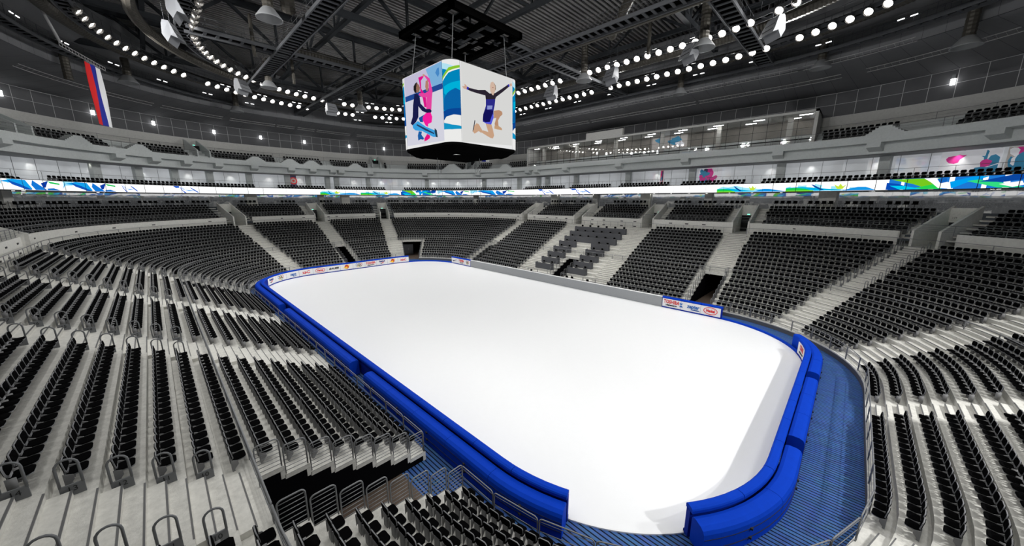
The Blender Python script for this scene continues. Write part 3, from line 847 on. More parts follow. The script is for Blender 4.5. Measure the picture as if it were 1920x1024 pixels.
# cross floor between lower row 20 and the wall
tag(B.sweep(MB(), [(NROW*D-.02, tz(NROW)), (WO+6, tz(NROW))], extra=EX2).build('floor_crosswalk', CONC), kind='structure')
k = 1
for a, u0, u1 in cuts:
    c, nn, t, w = aisle_frame(a, 0)
    M = Matrix(((t.x, nn.x, 0, c.x), (t.y, nn.y, 0, c.y), (0, 0, 1, 0), (0, 0, 0, 1)))
    mb = MB(); zf = tz(NROW); e = 20.3
    for sg in (-1, 1):
        x0 = sg*CUT; x1 = sg*(CUT+.2)
        prof = [(WO-.15, zf), (WO-.15, ZW+.15), (e, ZW+2.5), (e, zf)]
        vs = [M @ Vector((x, o, z)) for x in (x0, x1) for o, z in prof]
        mb.add(vs, [(0,1,2,3), (7,6,5,4), (0,4,5,1), (1,5,6,2), (2,6,7,3)])
    mb.box(-CUT, CUT, e-.6, e-.4, zf+2.3, ZW+2.3, 1, M)
    mb.box(-CUT, CUT, e-.42, e-.3, zf, zf+2.3, 2, M)
    tag(mb.build('wall_door_cut_'+a[0], [WALLC, STEPC, DOORM]), kind='structure')
    mb = MB(); mb.box(-.16, .16, e-.66, e-.61, zf+2.38, zf+2.50, 0, M)
    tag(mb.build('exit_sign', EXITG), 'green lit exit sign above the door of the ' + {'left_a':'nearest left aisle','left_b':'second left aisle','left_c':'third left aisle','left_d':'farthest left aisle','right_d':'right aisle above the tunnel','right_c':'aisle nearer than the media desks','right_b':'aisle beyond the media desks','right_a':'far right aisle','corner_e':'corner aisle at right','near_f':'first near end aisle','near_g':'narrow step aisle','near_h':'near left aisle','far_a':'left far end aisle','far_b':'middle far end aisle','far_c':'right far end aisle'}[a[0]], 'sign', group='green exit signs')
    if a[0] == 'corner_e':
        p = M @ Vector((0, e-.62, zf+2.75)); rz = math.atan2(nn.y, nn.x)-PI/2
        sg = tag(MB().box(-.8, .8, -.02, 0, -.14, .14, 0, Matrix.Translation(p) @ Matrix.Rotation(rz, 4, 'Z')).build('section_sign', STEPC), 'pale strip with two section numbers above the corner aisle door', 'sign')
        for s_, x in (('119', -.45), ('120', .45)):
            q = p+Vector((math.cos(rz)*x, math.sin(rz)*x, 0))-nn*.024
            text_obj('section_number', s_, .24, INK, sg, q, (PI/2, 0, rz), .002)
    # narrow stairs beside the cut
    mb = MB()
    for n in range(1, NUP+1):
        o = UP0+(n-.5)*D; z = UPZ+RR*(n-1)
        for sg in (-1, 1):
            x = sorted((sg*(CUT+.22), sg*(CUT+1.15)))
            mb.box(x[0], x[1], o, o+D/2+.01, z, z+RR/2, 0, M); mb.box(x[0], x[1], o-.005, o+.03, z+RR/2-.03, z+RR/2+.003, 1, M)
    tag(mb.build('floor_upper_steps_'+a[0], [STEPC, NOSE]), kind='structure')
# vents in the middle wall, two rows
vme = None; i = 0; nv = {}
u = 0.0
while u < B.L:
    u += 2.35 if i % 3 else 3.4
    i += 1
    if in_cut(u) or in_cut(u+.5) or in_cut(u-.5): continue
    for z in (8.35, 7.55):
        p = B.pt(u, WO-.012, z); pr = project(p)
        if pr is None or not (-300 < pr[0] < 2220): continue
        if vme is None:
            v = MB().box(-.24, .24, -.012, .012, -.07, .07).build('wall_vent', VENT); vme = v.data
        else:
            v = bpy.data.objects.new('wall_vent', vme); COL.objects.link(v)
        v.location = p; v.rotation_euler = (0, 0, B.ang(u)-PI/2)
        kk = (where(B.pt(u, 0, 0)) if not (B.pt(u,0,0).y > 16) else 'left stand', z); nv[kk] = nv.get(kk, 0)+1
        tag(v, f'{ordw(nv[kk])} black vent slot in the {"upper" if z > 8 else "lower"} line on the wall above the {kk[0]}', 'vent', 'black vent slots')

# ---- concourse at the top of the upper rows: glazing, counter and stools
CG = 23.4
tag(B.sweep(MB(), [(CG, ZTOP), (CG, 13.0)], nc=24, step=6).build('window_1', CONCG), kind='structure')
cols = MB()
u = 2.0; i = 0
while u < B.L:
    if i % 2 == 0:
        p, n = B.at(u); M = Matrix.Translation((p[0]+n[0]*(CG-.35), p[1]+n[1]*(CG-.35), 0)) @ Matrix.Rotation(math.atan2(n[1], n[0])-PI/2, 4, 'Z')
        tag(MB().box(-.9 if i % 4 else -.55, .9 if i % 4 else .55, -.2, .3, ZTOP, 13.0, 0, M).build('column_concourse', WALLC if i % 4 else UPC), kind='structure')
    u += 5.2; i += 1
def counter(u, idx):
    p = B.pt(u, 22.2, ZTOP); rz = B.ang(u)-PI/2
    return p, rz
cm = MB().box(-1.5, 1.5, -.18, .18, 1.16, 1.2).box(-1.4, -1.36, -.03, .03, 0, 1.16).box(1.36, 1.4, -.03, .03, 0, 1.16).build('bar_counter', STEEL); cmd = cm.data; bpy.data.objects.remove(cm)
st = MB(); st.slab(rrect(.5, .34, .1), .78, .88, .02); st.box(-.02, .02, -.02, .02, .03, .78); st.box(-.16, .16, -.16, .16, 0, .03); st.box(-.22, .22, .12, .16, .86, 1.16)
sm = st.build('bar_stool', SEATB); smd = sm.data; bpy.data.objects.remove(sm)
u = 1.5; ci = 0; ns = 0
while u < B.L-1:
    p = B.pt(u, 22.0, ZTOP); pr = project(p)
    if pr and -200 < pr[0] < 2120 and not any(cut_hit(*(B.pt(u+d, 10, 0).xy), .9) for d in (0,)):
        rz = B.ang(u)-PI/2; ci += 1; wh = where(B.pt(u, 0, 0)); wh = 'left stand' if B.pt(u,0,0).y > 16 else wh
        kk = ('c', wh); nv[kk] = nv.get(kk, 0)+1
        c = bpy.data.objects.new('bar_counter', cmd); COL.objects.link(c); c.location = p; c.rotation_euler = (0, 0, rz)
        tag(c, f'{ordw(nv[kk])} standing counter in the line behind the top rows of the {wh}', 'counter', 'standing counters')
        for x in (-1.05, -.35, .35, 1.05):
            s_ = bpy.data.objects.new('bar_stool', smd); COL.objects.link(s_)
            s_.location = p+Vector((math.cos(rz)*x-math.sin(rz)*-.42, math.sin(rz)*x+math.cos(rz)*-.42, 0)); s_.rotation_euler = (0, 0, rz)
            tag(s_, f'{ordw([-1.05,-.35,.35,1.05].index(x)+1)} bar stool at the {ordw(nv[kk])} counter above the {wh}', 'stool', 'bar stools'); ns += 1
    u += 3.75/(3.0 if abs(B.pt(u, 0).x) > 22.1 and abs(B.pt(u, 0).y) > 5.58 else 1)
# ---- deck of the suite level over the concourse
tag(B.sweep(MB(), [(19.75, 12.95), (24.4, 12.95), (24.4, 14.3), (21.9, 14.3), (21.9, 14.05), (21.0, 14.05), (21.0, 13.62), (19.9, 13.62), (19.75, 13.62)], closed_prof=True, nc=24, step=8).build('ceiling_concourse', BEAMC), kind='structure')
for i in range(60):
    u = 1.2+i*B.L/60; p = B.pt(u, 22.9, 12.93); pr = project(p)
    if pr is None or not (-200 < pr[0] < 2120): continue
    tag(MB().lathe([(.001, 0), (.13, 0), (.15, .02)], 10, 0, Matrix.Translation(p)).build('downlight', LAMP), f'round downlight in the concourse ceiling, {ordw(i+1)} around the ring', 'lamp', 'concourse downlights')
# ================================================================== LED RIBBON
E_ = {}
def em(hexc, k=1.0):
    key = (hexc, k)
    if key not in E_: E_[key] = emat('screen_'+hexc, lin(tuple(int(hexc[i:i+2], 16) for i in (0, 2, 4))), k)
    return E_[key]
RZ0, RZ1, RO = 12.97, 14.1, 19.6
rib = tag(B.sweep(MB(), [(RO, RZ0), (RO, RZ1), (RO+.18, RZ1), (RO+.18, RZ0)], closed_prof=True, nc=28, step=8).build('led_ribbon', em('ffffff', 1.15)), 'long lit ribbon screen with blue and green graphics running round the whole arena', 'screen')
B.sweep(MB(), [(RO-.03, RZ0-.09), (RO-.03, RZ0), (RO+.3, RZ0), (RO+.3, RZ0-.09)], closed_prof=True, nc=28, step=8).build('bottom_edge', INK, rib)
B.sweep(MB(), [(RO-.02, RZ1), (RO-.02, RZ1+.07), (RO+.3, RZ1+.07), (RO+.3, RZ1)], closed_prof=True, nc=28, step=8).build('top_edge', INK, rib)
MOT = {
 'hills': [('9fe8f8',[(0,.42),(.10,.72),(.2,.62),(.34,.80),(.5,.52),(.66,.45),(.8,.3),(1,.02),(0,.02)]),('00b4e6',[(.0,.42),(.2,.5),(.3,.42),(.5,.25),(.75,.05),(0,.05)]),('1ec850',[(0,0),(0,.34),(.12,.4),(.24,.3),(.34,0)]),('8cdc28',[(0,0),(0,.1),(.33,.1),(.34,0)]),
   ('0a4ba0',[(.30,.74),(.33,.70),(.36,.55),(.46,.12),(.42,.1),(.34,.45)]),('c8e63c',[(.60,.2),(.56,.7),(.61,.45),(.63,.75),(.66,.45),(.70,.68),(.66,.2)]),('1496e6',[(.66,.02),(.72,.2),(.82,.38),(.9,.36),(1,.05),(1,.02)])],
 'dense': [('1e78d2',[(0,0),(0,1),(1,1),(1,0)]),('78c81e',[(.03,.98),(.42,.98),(.36,.7),(.5,.3),(.3,.2),(.22,.5)]),('28d250',[(.22,.1),(.38,.45),(.46,.2),(.44,.02),(.22,.02)]),('0a4bb4',[(.0,.7),(.1,.55),(.25,.02),(0,.02)]),('ffffff',[(.30,.98),(.36,.6),(.42,.1),(.5,.02),(.58,.55),(.52,.5),(.44,.7),(.40,.98)]),('1464be',[(.40,.9),(.47,.95),(.48,.6),(.43,.5)]),
   ('00a0f0',[(.52,.02),(.62,.5),(.78,.98),(.66,.98),(.5,.6)]),('32dc82',[(.62,.62),(.70,.72),(.86,.4),(1,.02),(.84,.02),(.66,.5)]),('0a46a0',[(.70,.55),(.9,.98),(1,.98),(.98,.6),(.86,.45)]),('00c8f0',[(.03,.4),(.15,.35),(.3,.05),(.12,.02)]),('ffffff',[(.84,.3),(.98,.5),(1,.2),(.93,.05)])],
 'mix': [('a0e6fa',[(0,.4),(0,1),(.28,1),(.2,.3)]),('14a0eb',[(.04,.1),(.1,.75),(.3,1),(.5,.95),(.58,.1),(.48,.02),(.3,.6),(.12,.75)]),('0f55b9',[(.22,.9),(.4,.55),(.58,.02),(.5,.02),(.28,.5)]),('ffffff',[(.06,.05),(.1,.55),(.24,.6),(.36,.05)]),('1478d7',[(.60,.98),(.7,.5),(.8,.02),(.62,.02),(.57,.5)]),('0a3ca5',[(.72,.7),(.84,1),(.78,.3),(.74,.25)]),('0f6ec8',[(.8,.2),(.9,.25),(1,.02),(.8,.02)]),('1ec85a',[(.82,.95),(1,.75),(1,.6),(.86,.72)])],
 'squiggle': [('0f55c8',[(0,.98),(.12,.7),(.3,.75),(.26,.98)]),('1496f0',[(.3,.95),(.46,.45),(.86,.4),(.6,.3),(.4,.5)]),('0f5ad2',[(.26,.98),(.36,.4),(.5,.02),(.42,.02),(.3,.5)]),('0f5fc8',[(.64,.9),(.8,.6),(1,.1),(.92,.12),(.72,.6)])]}
PLACE = [('mix',24.9,22.1),('mix',22.1,19.65),('squiggle',19.6,18.6),('squiggle',16.9,15.6),('hills',3.21,-1.93),('hills',-1.93,-5.2),('dense',174.6,171.56),('mix',171.56,168.55),('mix',168.55,164.1),('squiggle',160.0,155.5),('squiggle',151.5,146.5),
         ('hills',124.8,117.7),('hills',117.7,114.6),('dense',114.3,110.9),('mix',110.9,106),('dense',100,94),('mix',90,85),('hills',80,73),('dense',60,52),('hills',45,38)]
gl = {}
for nm, a, b in PLACE:
    for li, (c, poly) in enumerate(MOT[nm]):
        # subdivide long edges so the shape follows the curve, built as thin strips across u
        us_ = [p[0] for p in poly]; lo, hi = min(us_), max(us_); K = max(1, int(abs(b-a)*(hi-lo)*2.2)+1)
        cuts_ = sorted(set([lo+(hi-lo)*k/K for k in range(K+1)]+us_))
        m = gl.setdefault(c, MB())
        def span(x):
            ys = []
            for k in range(len(poly)):
                (x0, y0), (x1, y1) = poly[k], poly[(k+1) % len(poly)]
                if abs(x1-x0) > 1e-9 and min(x0, x1)-1e-9 <= x <= max(x0, x1)+1e-9: ys.append(y0+(y1-y0)*(x-x0)/(x1-x0))
            return (min(ys), max(ys)) if ys else None
        for k in range(len(cuts_)-1):
            x0, x1 = cuts_[k]+1e-6, cuts_[k+1]-1e-6
            if x1-x0 < 1e-5: continue
            A, C = span(x0), span(x1)
            if not A or not C: continue
            d = RO-.008-.011*li
            P = lambda x, v: B.pt(a+(b-a)*x, d, RZ0+(RZ1-RZ0)*v)
            m.quad(P(x0, A[0]), P(x1, C[0]), P(x1, C[1]), P(x0, A[1]))
for c, m in gl.items(): m.build('graphic', em(c, 1.0), rib)
m = MB(); u = 0
while u < B.L:
    m.quad(B.pt(u, RO-.15, RZ0), B.pt(u+.02, RO-.15, RZ0), B.pt(u+.02, RO-.15, RZ1), B.pt(u, RO-.15, RZ1))
    u += 2.4 if abs(B.pt(u, 0).x) < 22 or abs(B.pt(u, 0).y) < 5.6 else .9
m.build('seam', INK, rib)

# ================================================================== SUITE LEVEL
SG = 24.5
BRKS = [111.87,114.95,118.24,129.93,141.33,153.09,162.86,23.76,19.05,17.4,15.86,14.25,12.28,8.0,4.0,0.0,179.22-.0,176.98,172.5,167.75,164.64,160.9,30.5,41.5,52.5,63.5,75,79,83,87,91,95,100,105]
BRKS = sorted(set(round(q % B.L, 2) for q in BRKS))
tag(B.sweep(MB(), [(SG, 14.3), (SG, 17.2)], nc=24, step=6).build('window_2', SUITEG), kind='structure')
m = MB(); u = 0
while u < B.L:
    c = abs(B.pt(u, 0).x) > 22.1 and abs(B.pt(u, 0).y) > 5.58
    p, n = B.at(u); M = Matrix.Translation((p[0]+n[0]*(SG-.02), p[1]+n[1]*(SG-.02), 0)) @ Matrix.Rotation(B.ang(u)-PI/2, 4, 'Z')
    m.box(-.015, .015, -.03, .02, 14.3, 17.2, 0, M); u += .75 if c else 2.4
tag(m.build('trim_suite_mullions', PLATE), kind='structure')
# coloured prints on some of the suite glass at right
PR = {'a': lin((205, 60, 140)), 'b': lin((60, 130, 165)), 'c': lin((75, 70, 95)), 'd': lin((225, 225, 230)), 'e': lin((170, 165, 160)), 'f': lin((200, 60, 60))}
for k in PR: mat('print_'+k, PR[k], .35, spec=.2, emit=PR[k], estr=.30)  # own-colour glow added so the prints look backlit
def print_panel(u0, u1, seed, label, back='d'):
    rnd = random.Random(seed)
    r = tag(B.sweep(MB(), [(SG-.05, 14.32), (SG-.05, 16.95)], u0, u1, nc=24, step=2).build('glass_print', MATS['print_'+back]), label, 'print', 'coloured glass prints')
    for k in range(13):
        cxx, cz = rnd.uniform(.15, .85), rnd.uniform(.15, .85); rx, rz_ = rnd.uniform(.09, .24), rnd.uniform(.12, .34); K = 14; ph = rnd.uniform(0, 6)
        pts = []
        for q in range(K):
            a = 2*PI*q/K; f = 1+.35*math.sin(2*a+ph)+.2*math.sin(3*a)
            pts.append(B.pt(u0+(u1-u0)*min(.98, max(.02, cxx+rx*f*math.cos(a))), SG-.06-.004*k, 14.32+2.6*min(.98, max(.02, cz+rz_*f*math.sin(a)))))
        MB().add(pts, [tuple(range(K))]).build('blot', MATS['print_'+rnd.choice('abbcda')], r)
print_panel(113.6, 112.3, 3, 'pale glass print with grey blots behind the suite seats at right', 'd')
print_panel(112.2, 111.4, 8, 'glass print with teal shapes near the right edge of the suites', 'e')
print_panel(111.35, 110.6, 5, 'glass print with pink and dark shapes at the right edge of the suites', 'e')
print_panel(129.0, 125.6, 11, 'white glass print with pink and blue shapes below the press box', 'd')
print_panel(135.4, 134.9, 2, 'narrow red and blue print beside a suite column', 'f')
r = tag(B.sweep(MB(), [(SG-.06, 14.32), (SG-.06, 17.15)], 7.4, 6.2, nc=24).build('suite_poster', MATS['print_c']), 'dark suite panel with a round red emblem at the far left', 'poster')
p, n = B.at(6.8); q = B.pt(6.8, SG-.1, 15.9); rz = B.ang(6.8)-PI/2
for rr in (.75, .5, .25):
    MB().add([q+Vector((math.cos(rz)*math.cos(a)*rr, math.sin(rz)*math.cos(a)*rr, math.sin(a)*rr))-Vector((n[0], n[1], 0))*(.03-.02*rr) for a in [2*PI*k/20 for k in range(20)]], [tuple(range(20))]).build('emblem', MATS['print_f' if rr != .5 else 'print_e'], r)
for i, u in enumerate(BRKS):
    if 110.5 < u < 113.7: continue
    p, n = B.at(u); M = Matrix.Translation((p[0]+n[0]*(SG-.55), p[1]+n[1]*(SG-.55), 0)) @ Matrix.Rotation(B.ang(u)-PI/2, 4, 'Z')
    tag(MB().box(-.5, .5, -.2, .5, 14.3, 17.1, 0, M).build('column_suite', BEAMC), kind='structure')
i = 0; u = 0
while u < B.L:
    c = abs(B.pt(u, 0).x) > 22.1 and abs(B.pt(u, 0).y) > 5.58
    p = B.pt(u, SG-.45, 17.02); pr = project(p); i += 1
    if pr and -100 < pr[0] < 2020 and not (-2 < p.x-(-17) < 40 and p.y < -30 and i % 3):
        tag(MB().lathe([(.001, 0), (.1, 0), (.12, .05)], 10, 0, Matrix.Translation(p)).build('suite_downlight', LAMP), f'small downlight over the suite glass, {ordw(i)} around the ring', 'lamp', 'suite downlights')
        L_ = bpy.data.lights.new('suite_spot', 'SPOT'); L_.energy = 260; L_.spot_size = 1.5; L_.spot_blend = .8; L_.shadow_soft_size = .08; L_.color = (1, .97, .9)
        lo = bpy.data.objects.new('suite_spot', L_); COL.objects.link(lo); lo.location = p-Vector((0, 0, .03))
    u += 2.0 if c else 5.6
guard = [('right', 100, 162), ('far end', 162, B.L+24), ]
for nm, a, b in (('right', 108, 162), ('far end', 162.1, B.L+16), ('far left', 16.1, 30)):
    guard_rail(f'rail behind the {nm} suite seats', B, 22.7, 14.3, a, b, 1.1, 1, 1.0, 'rails behind the suite seats', .016)

# ================================================================== BALCONY
BALP = [(25.0, 17.1), (20.7, 17.1), (20.7, 18.25), (19.6, 18.25), (19.6, 19.1), (19.9, 19.1), (19.9, 18.95), (21.35, 18.95), (21.35, 19.45), (22.25, 19.45), (22.25, 19.95), (23.15, 19.95), (23.15, 20.4), (25.0, 20.4)]
tag(B.sweep(MB(), BALP, closed_prof=True, nc=24, step=8).build('ceiling_balcony_slab', BEAMC), kind='structure')
tag(B.sweep(MB(), [(20.66, 17.08), (20.66, 17.0), (24.9, 17.0), (24.9, 17.08)], closed_prof=True, nc=24, step=8).build('trim_balcony_edge', PLATE), kind='structure')  # dark sheet puts the shade under the balcony into the colour
for i, u in enumerate(BRKS):
    p, n = B.at(u); M = Matrix.Translation((p[0], p[1], 0)) @ Matrix.Rotation(B.ang(u)-PI/2, 4, 'Z')
    m = MB(); vs = [M @ Vector((x, o, z)) for x in (-.6, .6) for o, z in ((19.58, 18.3), (19.58, 17.75), (20.8, 17.3), (20.8, 18.3))]
    m.add(vs, [(0,1,2,3), (7,6,5,4), (0,4,5,1), (1,5,6,2), (2,6,7,3), (3,7,4,0)])
    tag(m.build('beam_bracket', BEAMC), kind='structure')
HUMPS = [(114.7,1),(20.76,1),(18.11,1),(12.17,1),(8.18,1),(178.1,1),(170.07,1.5),(165.05,1),(109,1),(28,1),(4.2,1)]
for u, k in HUMPS:
    p, n = B.at(u); M = Matrix.Translation((p[0], p[1], 0)) @ Matrix.Rotation(B.ang(u)-PI/2, 4, 'Z'); m = MB()
    for j, hw in enumerate((1.55, 1.3, 1.05, .8, .55)): m.box(-hw*k, hw*k, 19.585, 20.6, 19.08+.17*j*k, 19.1+.17*(j+1)*k, 0, M)
    tag(m.build('floor_stepped_landing', BEAMC), kind='structure')
for j, u in enumerate((22.45, 14.81, 176.39, 168.54)):
    p, n = B.at(u); M = Matrix.Translation((p[0], p[1], 0)) @ Matrix.Rotation(B.ang(u)-PI/2, 4, 'Z'); m = MB()
    for sg in (-1, 1):
        vs = [M @ Vector((sg*x, o, z)) for x in (.8, 1.0) for o, z in ((20.6, 18.9), (20.6, 20.3), (24.5, 22.3), (24.5, 18.9))]
        m.add(vs, [(0,1,2,3), (7,6,5,4), (0,4,5,1), (1,5,6,2), (2,6,7,3), (3,7,4,0)])
    m.box(-.8, .8, 23.6, 23.7, 18.95, 21.3, 1, M)
    tag(m.build('wall_balcony_cut', [BEAMC, DOORM]), kind='structure')
    tag(MB().box(-.15, .15, 23.5, 23.56, 21.3, 21.42, 0, M).build('exit_sign', EXITG), 'small green lit exit sign over the ' + ['first', 'second', 'third', 'fourth'][j] + ' balcony door from the left', 'sign', 'green exit signs')
for nm, a, b in (('right', 100, 119), ('far', 158, B.L+10), ('left', 10.1, 32)):
    guard_rail(f'rail along the front of the {nm} balcony', B, 19.75, 19.1, a, b, .9, 2, 1.4, 'balcony rails', .018)
    guard_rail(f'rail in front of the second {nm} balcony row', B, 21.3, 19.45, a, b, .8, 2, 1.4, 'balcony rails', .016)
    guard_rail(f'rail behind the last row of the {nm} balcony', B, 24.3, 20.4, a, b, .95, 2, 1.2, 'balcony rails', .018)

# ================================================================== UPPER WALL, SOFFIT, ROOF
WU = 25.0
tag(B.sweep(MB(), [(WU, 20.4), (WU, 22.65)], nc=24, step=8).build('wall_upper', UPC), kind='structure')
tag(B.sweep(MB(), [(WU+.05, 22.65), (WU+.05, 25.6)], nc=24, step=8).build('wall_dark_panel', DARKP), kind='structure')
m = MB()
for z in (22.65, 24.15, 25.55): B.sweep(m, [(WU+.03, z-.02), (WU+.03, z+.02)], nc=24)
u = 0
while u < B.L:
    c = abs(B.pt(u, 0).x) > 22.1 and abs(B.pt(u, 0).y) > 5.58; w = .025/(3.27 if c else 1)
    m.quad(B.pt(u, WU+.028, 22.65), B.pt(u+w*2, WU+.028, 22.65), B.pt(u+w*2, WU+.028, 25.6), B.pt(u, WU+.028, 25.6)); u += .62 if c else 2.05
tag(m.build('trim_panel_joints', JOINT), kind='structure')
tag(B.sweep(MB(), [(WU+.05, 25.6), (16.2, 27.0), (16.2, 29.6), (13.0, 33.5)], nc=24, step=8).build('ceiling_soffit', SLOPE), kind='structure')
m = MB(); u = 0
while u < B.L:
    c = abs(B.pt(u, 0).x) > 22.1 and abs(B.pt(u, 0).y) > 5.58; w = .02/(2.6 if c else 1)
    for o0, z0, o1, z1 in ((WU, 25.58, 16.2, 26.98), (16.18, 27.0, 16.18, 29.6)):
        m.quad(B.pt(u, o0, z0), B.pt(u+w, o0, z0), B.pt(u+w, o1, z1), B.pt(u, o1, z1))
    u += .62 if c else 2.05
B.sweep(m, [(16.17, 27.0), (16.17, 27.04)], nc=24)
tag(m.build('trim_soffit_joints', TRUSS), kind='structure')
m = MB(); m.quad((-58, -42, 35.2), (58, -42, 35.2), (58, 42, 35.2), (-58, 42, 35.2), 0)
x = -40
while x < 52:
    m.box(x, x+.26, -36, 36, 34.9, 35.15, 1); x += .62
tag(m.build('ceiling_roof_deck', [mat('roof_dark', (.012, .012, .013), .8), mat('roof_rib', (.24, .235, .23), .7)]), kind='structure')
# wall lamps on the dark panel
for i, (x, y) in enumerate(((43.6, 34.2), (50.4, 27.6), (54.3, 21.4), (57.1, 13.4), (57.9, 6.0), (57.9, -2.0), (57.4, -11.4), (55.3, -19), (-36.5, -38.4))):
    u = B.s_of(x, y); p, n = B.at(u); M = Matrix.Translation((p[0]+n[0]*(WU-.12), p[1]+n[1]*(WU-.12), 24.3)) @ Matrix.Rotation(B.ang(u)-PI/2, 4, 'Z')
    r = tag(MB().box(-.14, .14, 0, .16, .32, .75, 0, M).build('wall_lamp', PLATE), f'{ordw(i+1)} small lit wall lamp from the left on the dark upper wall', 'lamp', 'wall lamps')
    MB().box(-.17, .17, -.02, .14, -.3, .32, 0, M).build('lamp_glass', TUBE, r)
    L_ = bpy.data.lights.new('wall_lamp_light', 'POINT'); L_.energy = 10; L_.shadow_soft_size = .1
    lo = bpy.data.objects.new('wall_lamp_light', L_); COL.objects.link(lo); lo.location = B.pt(u, WU-.5, 24.3)
# cable trays
def tray(label, o, z, s0, s1, hw=.22):
    root = tag(MB().build('cable_tray', TRAY), label, 'cable tray', 'cable trays'); us = B.samples(s0, s1, nc=24, step=4)
    for d in (-hw, hw): MB().tube([B.pt(u, o+d, z-d*.6) for u in us], .035, 4).build('side_rail', TRAY, root)
    m = MB(); L = (B.pt(s0, o)-B.pt(s1, o)).length; n = max(2, int(L/.55))
    for i in range(n): u = s0+(s1-s0)*(i+.5)/n; m.tube([B.pt(u, o-hw, z+hw*.6), B.pt(u, o+hw, z-hw*.6)], .012, 4)
    m.build('rungs', TRAY, root)
k = 0
for o, z, lst, nm in ((14.6, 26.7, ((113.6, 117.4), (117.6, 124), (124.2, 139), (139.3, 150), (150.4, 160)), 'upper'), (17.6, 25.75, ((109.4, 111.3), (111.5, 115.4), (116.2, 128), (128.4, 146), (146.5, 160), (160.4, 164), (164.4, 168), (168.4, 172), (172.5, 178), (178.5, 183), (183.4, 186.5), (187, 190), (190.3, 193.4), (193.8, 197), (197.4, 200), (200.3, 203.5)), 'lower')):
    for i, (a, b) in enumerate(lst): tray(f'{ordw(i+1)} length of ladder cable tray in the {nm} line under the sloping soffit', o, z, a, b)
# ---- press box on the right balcony
m = MB(); y0, y1 = -(B.hy+19.95), -(B.hy+24.9); X0, X1 = PBX; zb, zt = 19.12, 23.1
m.box(X0, X1, y1, y0, zt-.28, zt, 0); m.box(X0, X0+.35, y1, y0, zb, zt, 0); m.box(X1-.35, X1, y1, y0, zb, zt, 0); m.box(0.5, 8.0, y0-.6, y0, zt, zt+1.15, 0); m.box(X0, X1, y0-.3, y0, zb-.05, zb+.02, 0)
tag(m.build('wall_press_box', UPC), kind='structure')
m = MB().quad((X0, y1+.3, zb), (X1, y1+.3, zb), (X1, y1+.3, zt), (X0, y1+.3, zt)); m.quad((X0, y0, zb+.02), (X1, y0, zb+.02), (X1, y1, zb+.02), (X0, y1, zb+.02))
tag(m.build('wall_press_box_back', mat('press_box_back', (.30, .28, .25), .8, var=.25, scale=.7)), kind='structure')
tag(MB().quad((X0+.3, y0-.12, zb), (X1-.3, y0-.12, zb), (X1-.3, y0-.12, zt-.25), (X0+.3, y0-.12, zt-.25)).build('window_3', BOXG), kind='structure')
m = MB(); x = X0+.35
while x < X1-.3: m.box(x-.02, x+.02, y0-.16, y0-.09, zb, zt-.28); x += 1.62
for z in (zb+.95, zb+1.85, zb+2.75): m.box(X0+.3, X1-.3, y0-.15, y0-.1, z-.015, z+.015)
m.box(X0+.3, X1-.3, y0-.2, y0-.05, zb+.42, zb+.56)
tag(m.build('trim_press_box_mullions', INK), kind='structure')
for i in range(6):
    x = X0+3+i*8.6; tag(MB().box(x-.3, x+.3, y0-2.4, y0-1.9, zb, zt-.28).build('column_press_box', WALLC), kind='structure')
k = 0
for j, yy in enumerate((-1.3, -3.2)):
    x = X0+1.4+(j % 2)*1.3
    while x < X1-1:
        k += 1; tag(MB().box(x-.65, x+.65, y0+yy-.09, y0+yy+.09, zt-.33, zt-.29).build('ceiling_panel_light', PANELL), f'white strip light in the press box ceiling, {["front","back"][j]} row, {ordw(int((x-X0)/5.1)+1)} from the right end', 'lamp', 'press box strip lights'); x += 5.1
print_y = y1+.34
r = tag(MB().quad((-9, print_y, zb+.3), (-3, print_y, zb+.3), (-3, print_y, zt-.4), (-9, print_y, zt-.4)).build('wall_print', MATS['print_e']), 'large wall print with pink and blue shapes inside the press box', 'print')
rnd = random.Random(4)
for k in range(10):
    cx_, cz = rnd.uniform(-8.2, -3.8), rnd.uniform(zb+.8, zt-.9); a0 = rnd.uniform(.3, .9)
    MB().add([(cx_+a0*math.cos(a)*(1+.3*math.sin(2*a)), print_y+.01+.004*k, cz+.6*a0*math.sin(a)*(1+.3*math.cos(3*a))) for a in [2*PI*q/14 for q in range(14)]], [tuple(range(14))[::-1]]).build('blot', MATS['print_'+rnd.choice('abbcda')], r)
# ================================================================== ROOF SPACE
LO = Ring(42.3, 26.0, 25.9); LI = Ring(34.7, 18.4, 18.3)
def lamp_group(ring, p0, p1, z, spacing, nm):
    a, b = ring.s_of(*p0), ring.s_of(*p1)
    if b < a: b += ring.L
    n = max(2, int(round((b-a)/spacing))+1)
    return [(ring, a+(b-a)*i/(n-1), z, nm, i, n) for i in range(n)]
LAMPS = []
for args in ((LO, (35.8, 19.1), (20.1, 26), 28, 1.37, 'outer row at left, beside the flag'), (LO, (42.3, 1.5), (37.7, 16), 28, 1.37, 'outer row behind the left speakers'), (LO, (41.3, -6.2), (41.9, -2.4), 28, 1.4, 'outer row, short group left of the scoreboard'),
             (LO, (.5, -26), (39.9, -10), 28, 1.37, 'outer row passing behind the scoreboard'), (LO, (-21.7, -26), (-2.7, -26), 28, 1.36, 'outer row right of the scoreboard'), (LO, (-33.5, -23.6), (-24.9, -26), 28, 1.38, 'outer row at upper right'),
             (LI, (16.6, 18.4), (9.5, 18.4), 28, 1.4, 'inner row at upper left'), (LI, (34.6, 1.4), (19.6, 18.1), 28, 1.33, 'inner row at left'), (LI, (.8, -18.4), (34.6, -2.1), 28, 1.33, 'inner row passing behind the scoreboard'),
             (LI, (-21.8, -18.4), (-3.9, -18.4), 28, 1.28, 'inner row right of the scoreboard'), (LI, (-29, -14.5), (-23.9, -17.0), 28, 1.3, 'inner row at upper right')):
    LAMPS += lamp_group(*args)
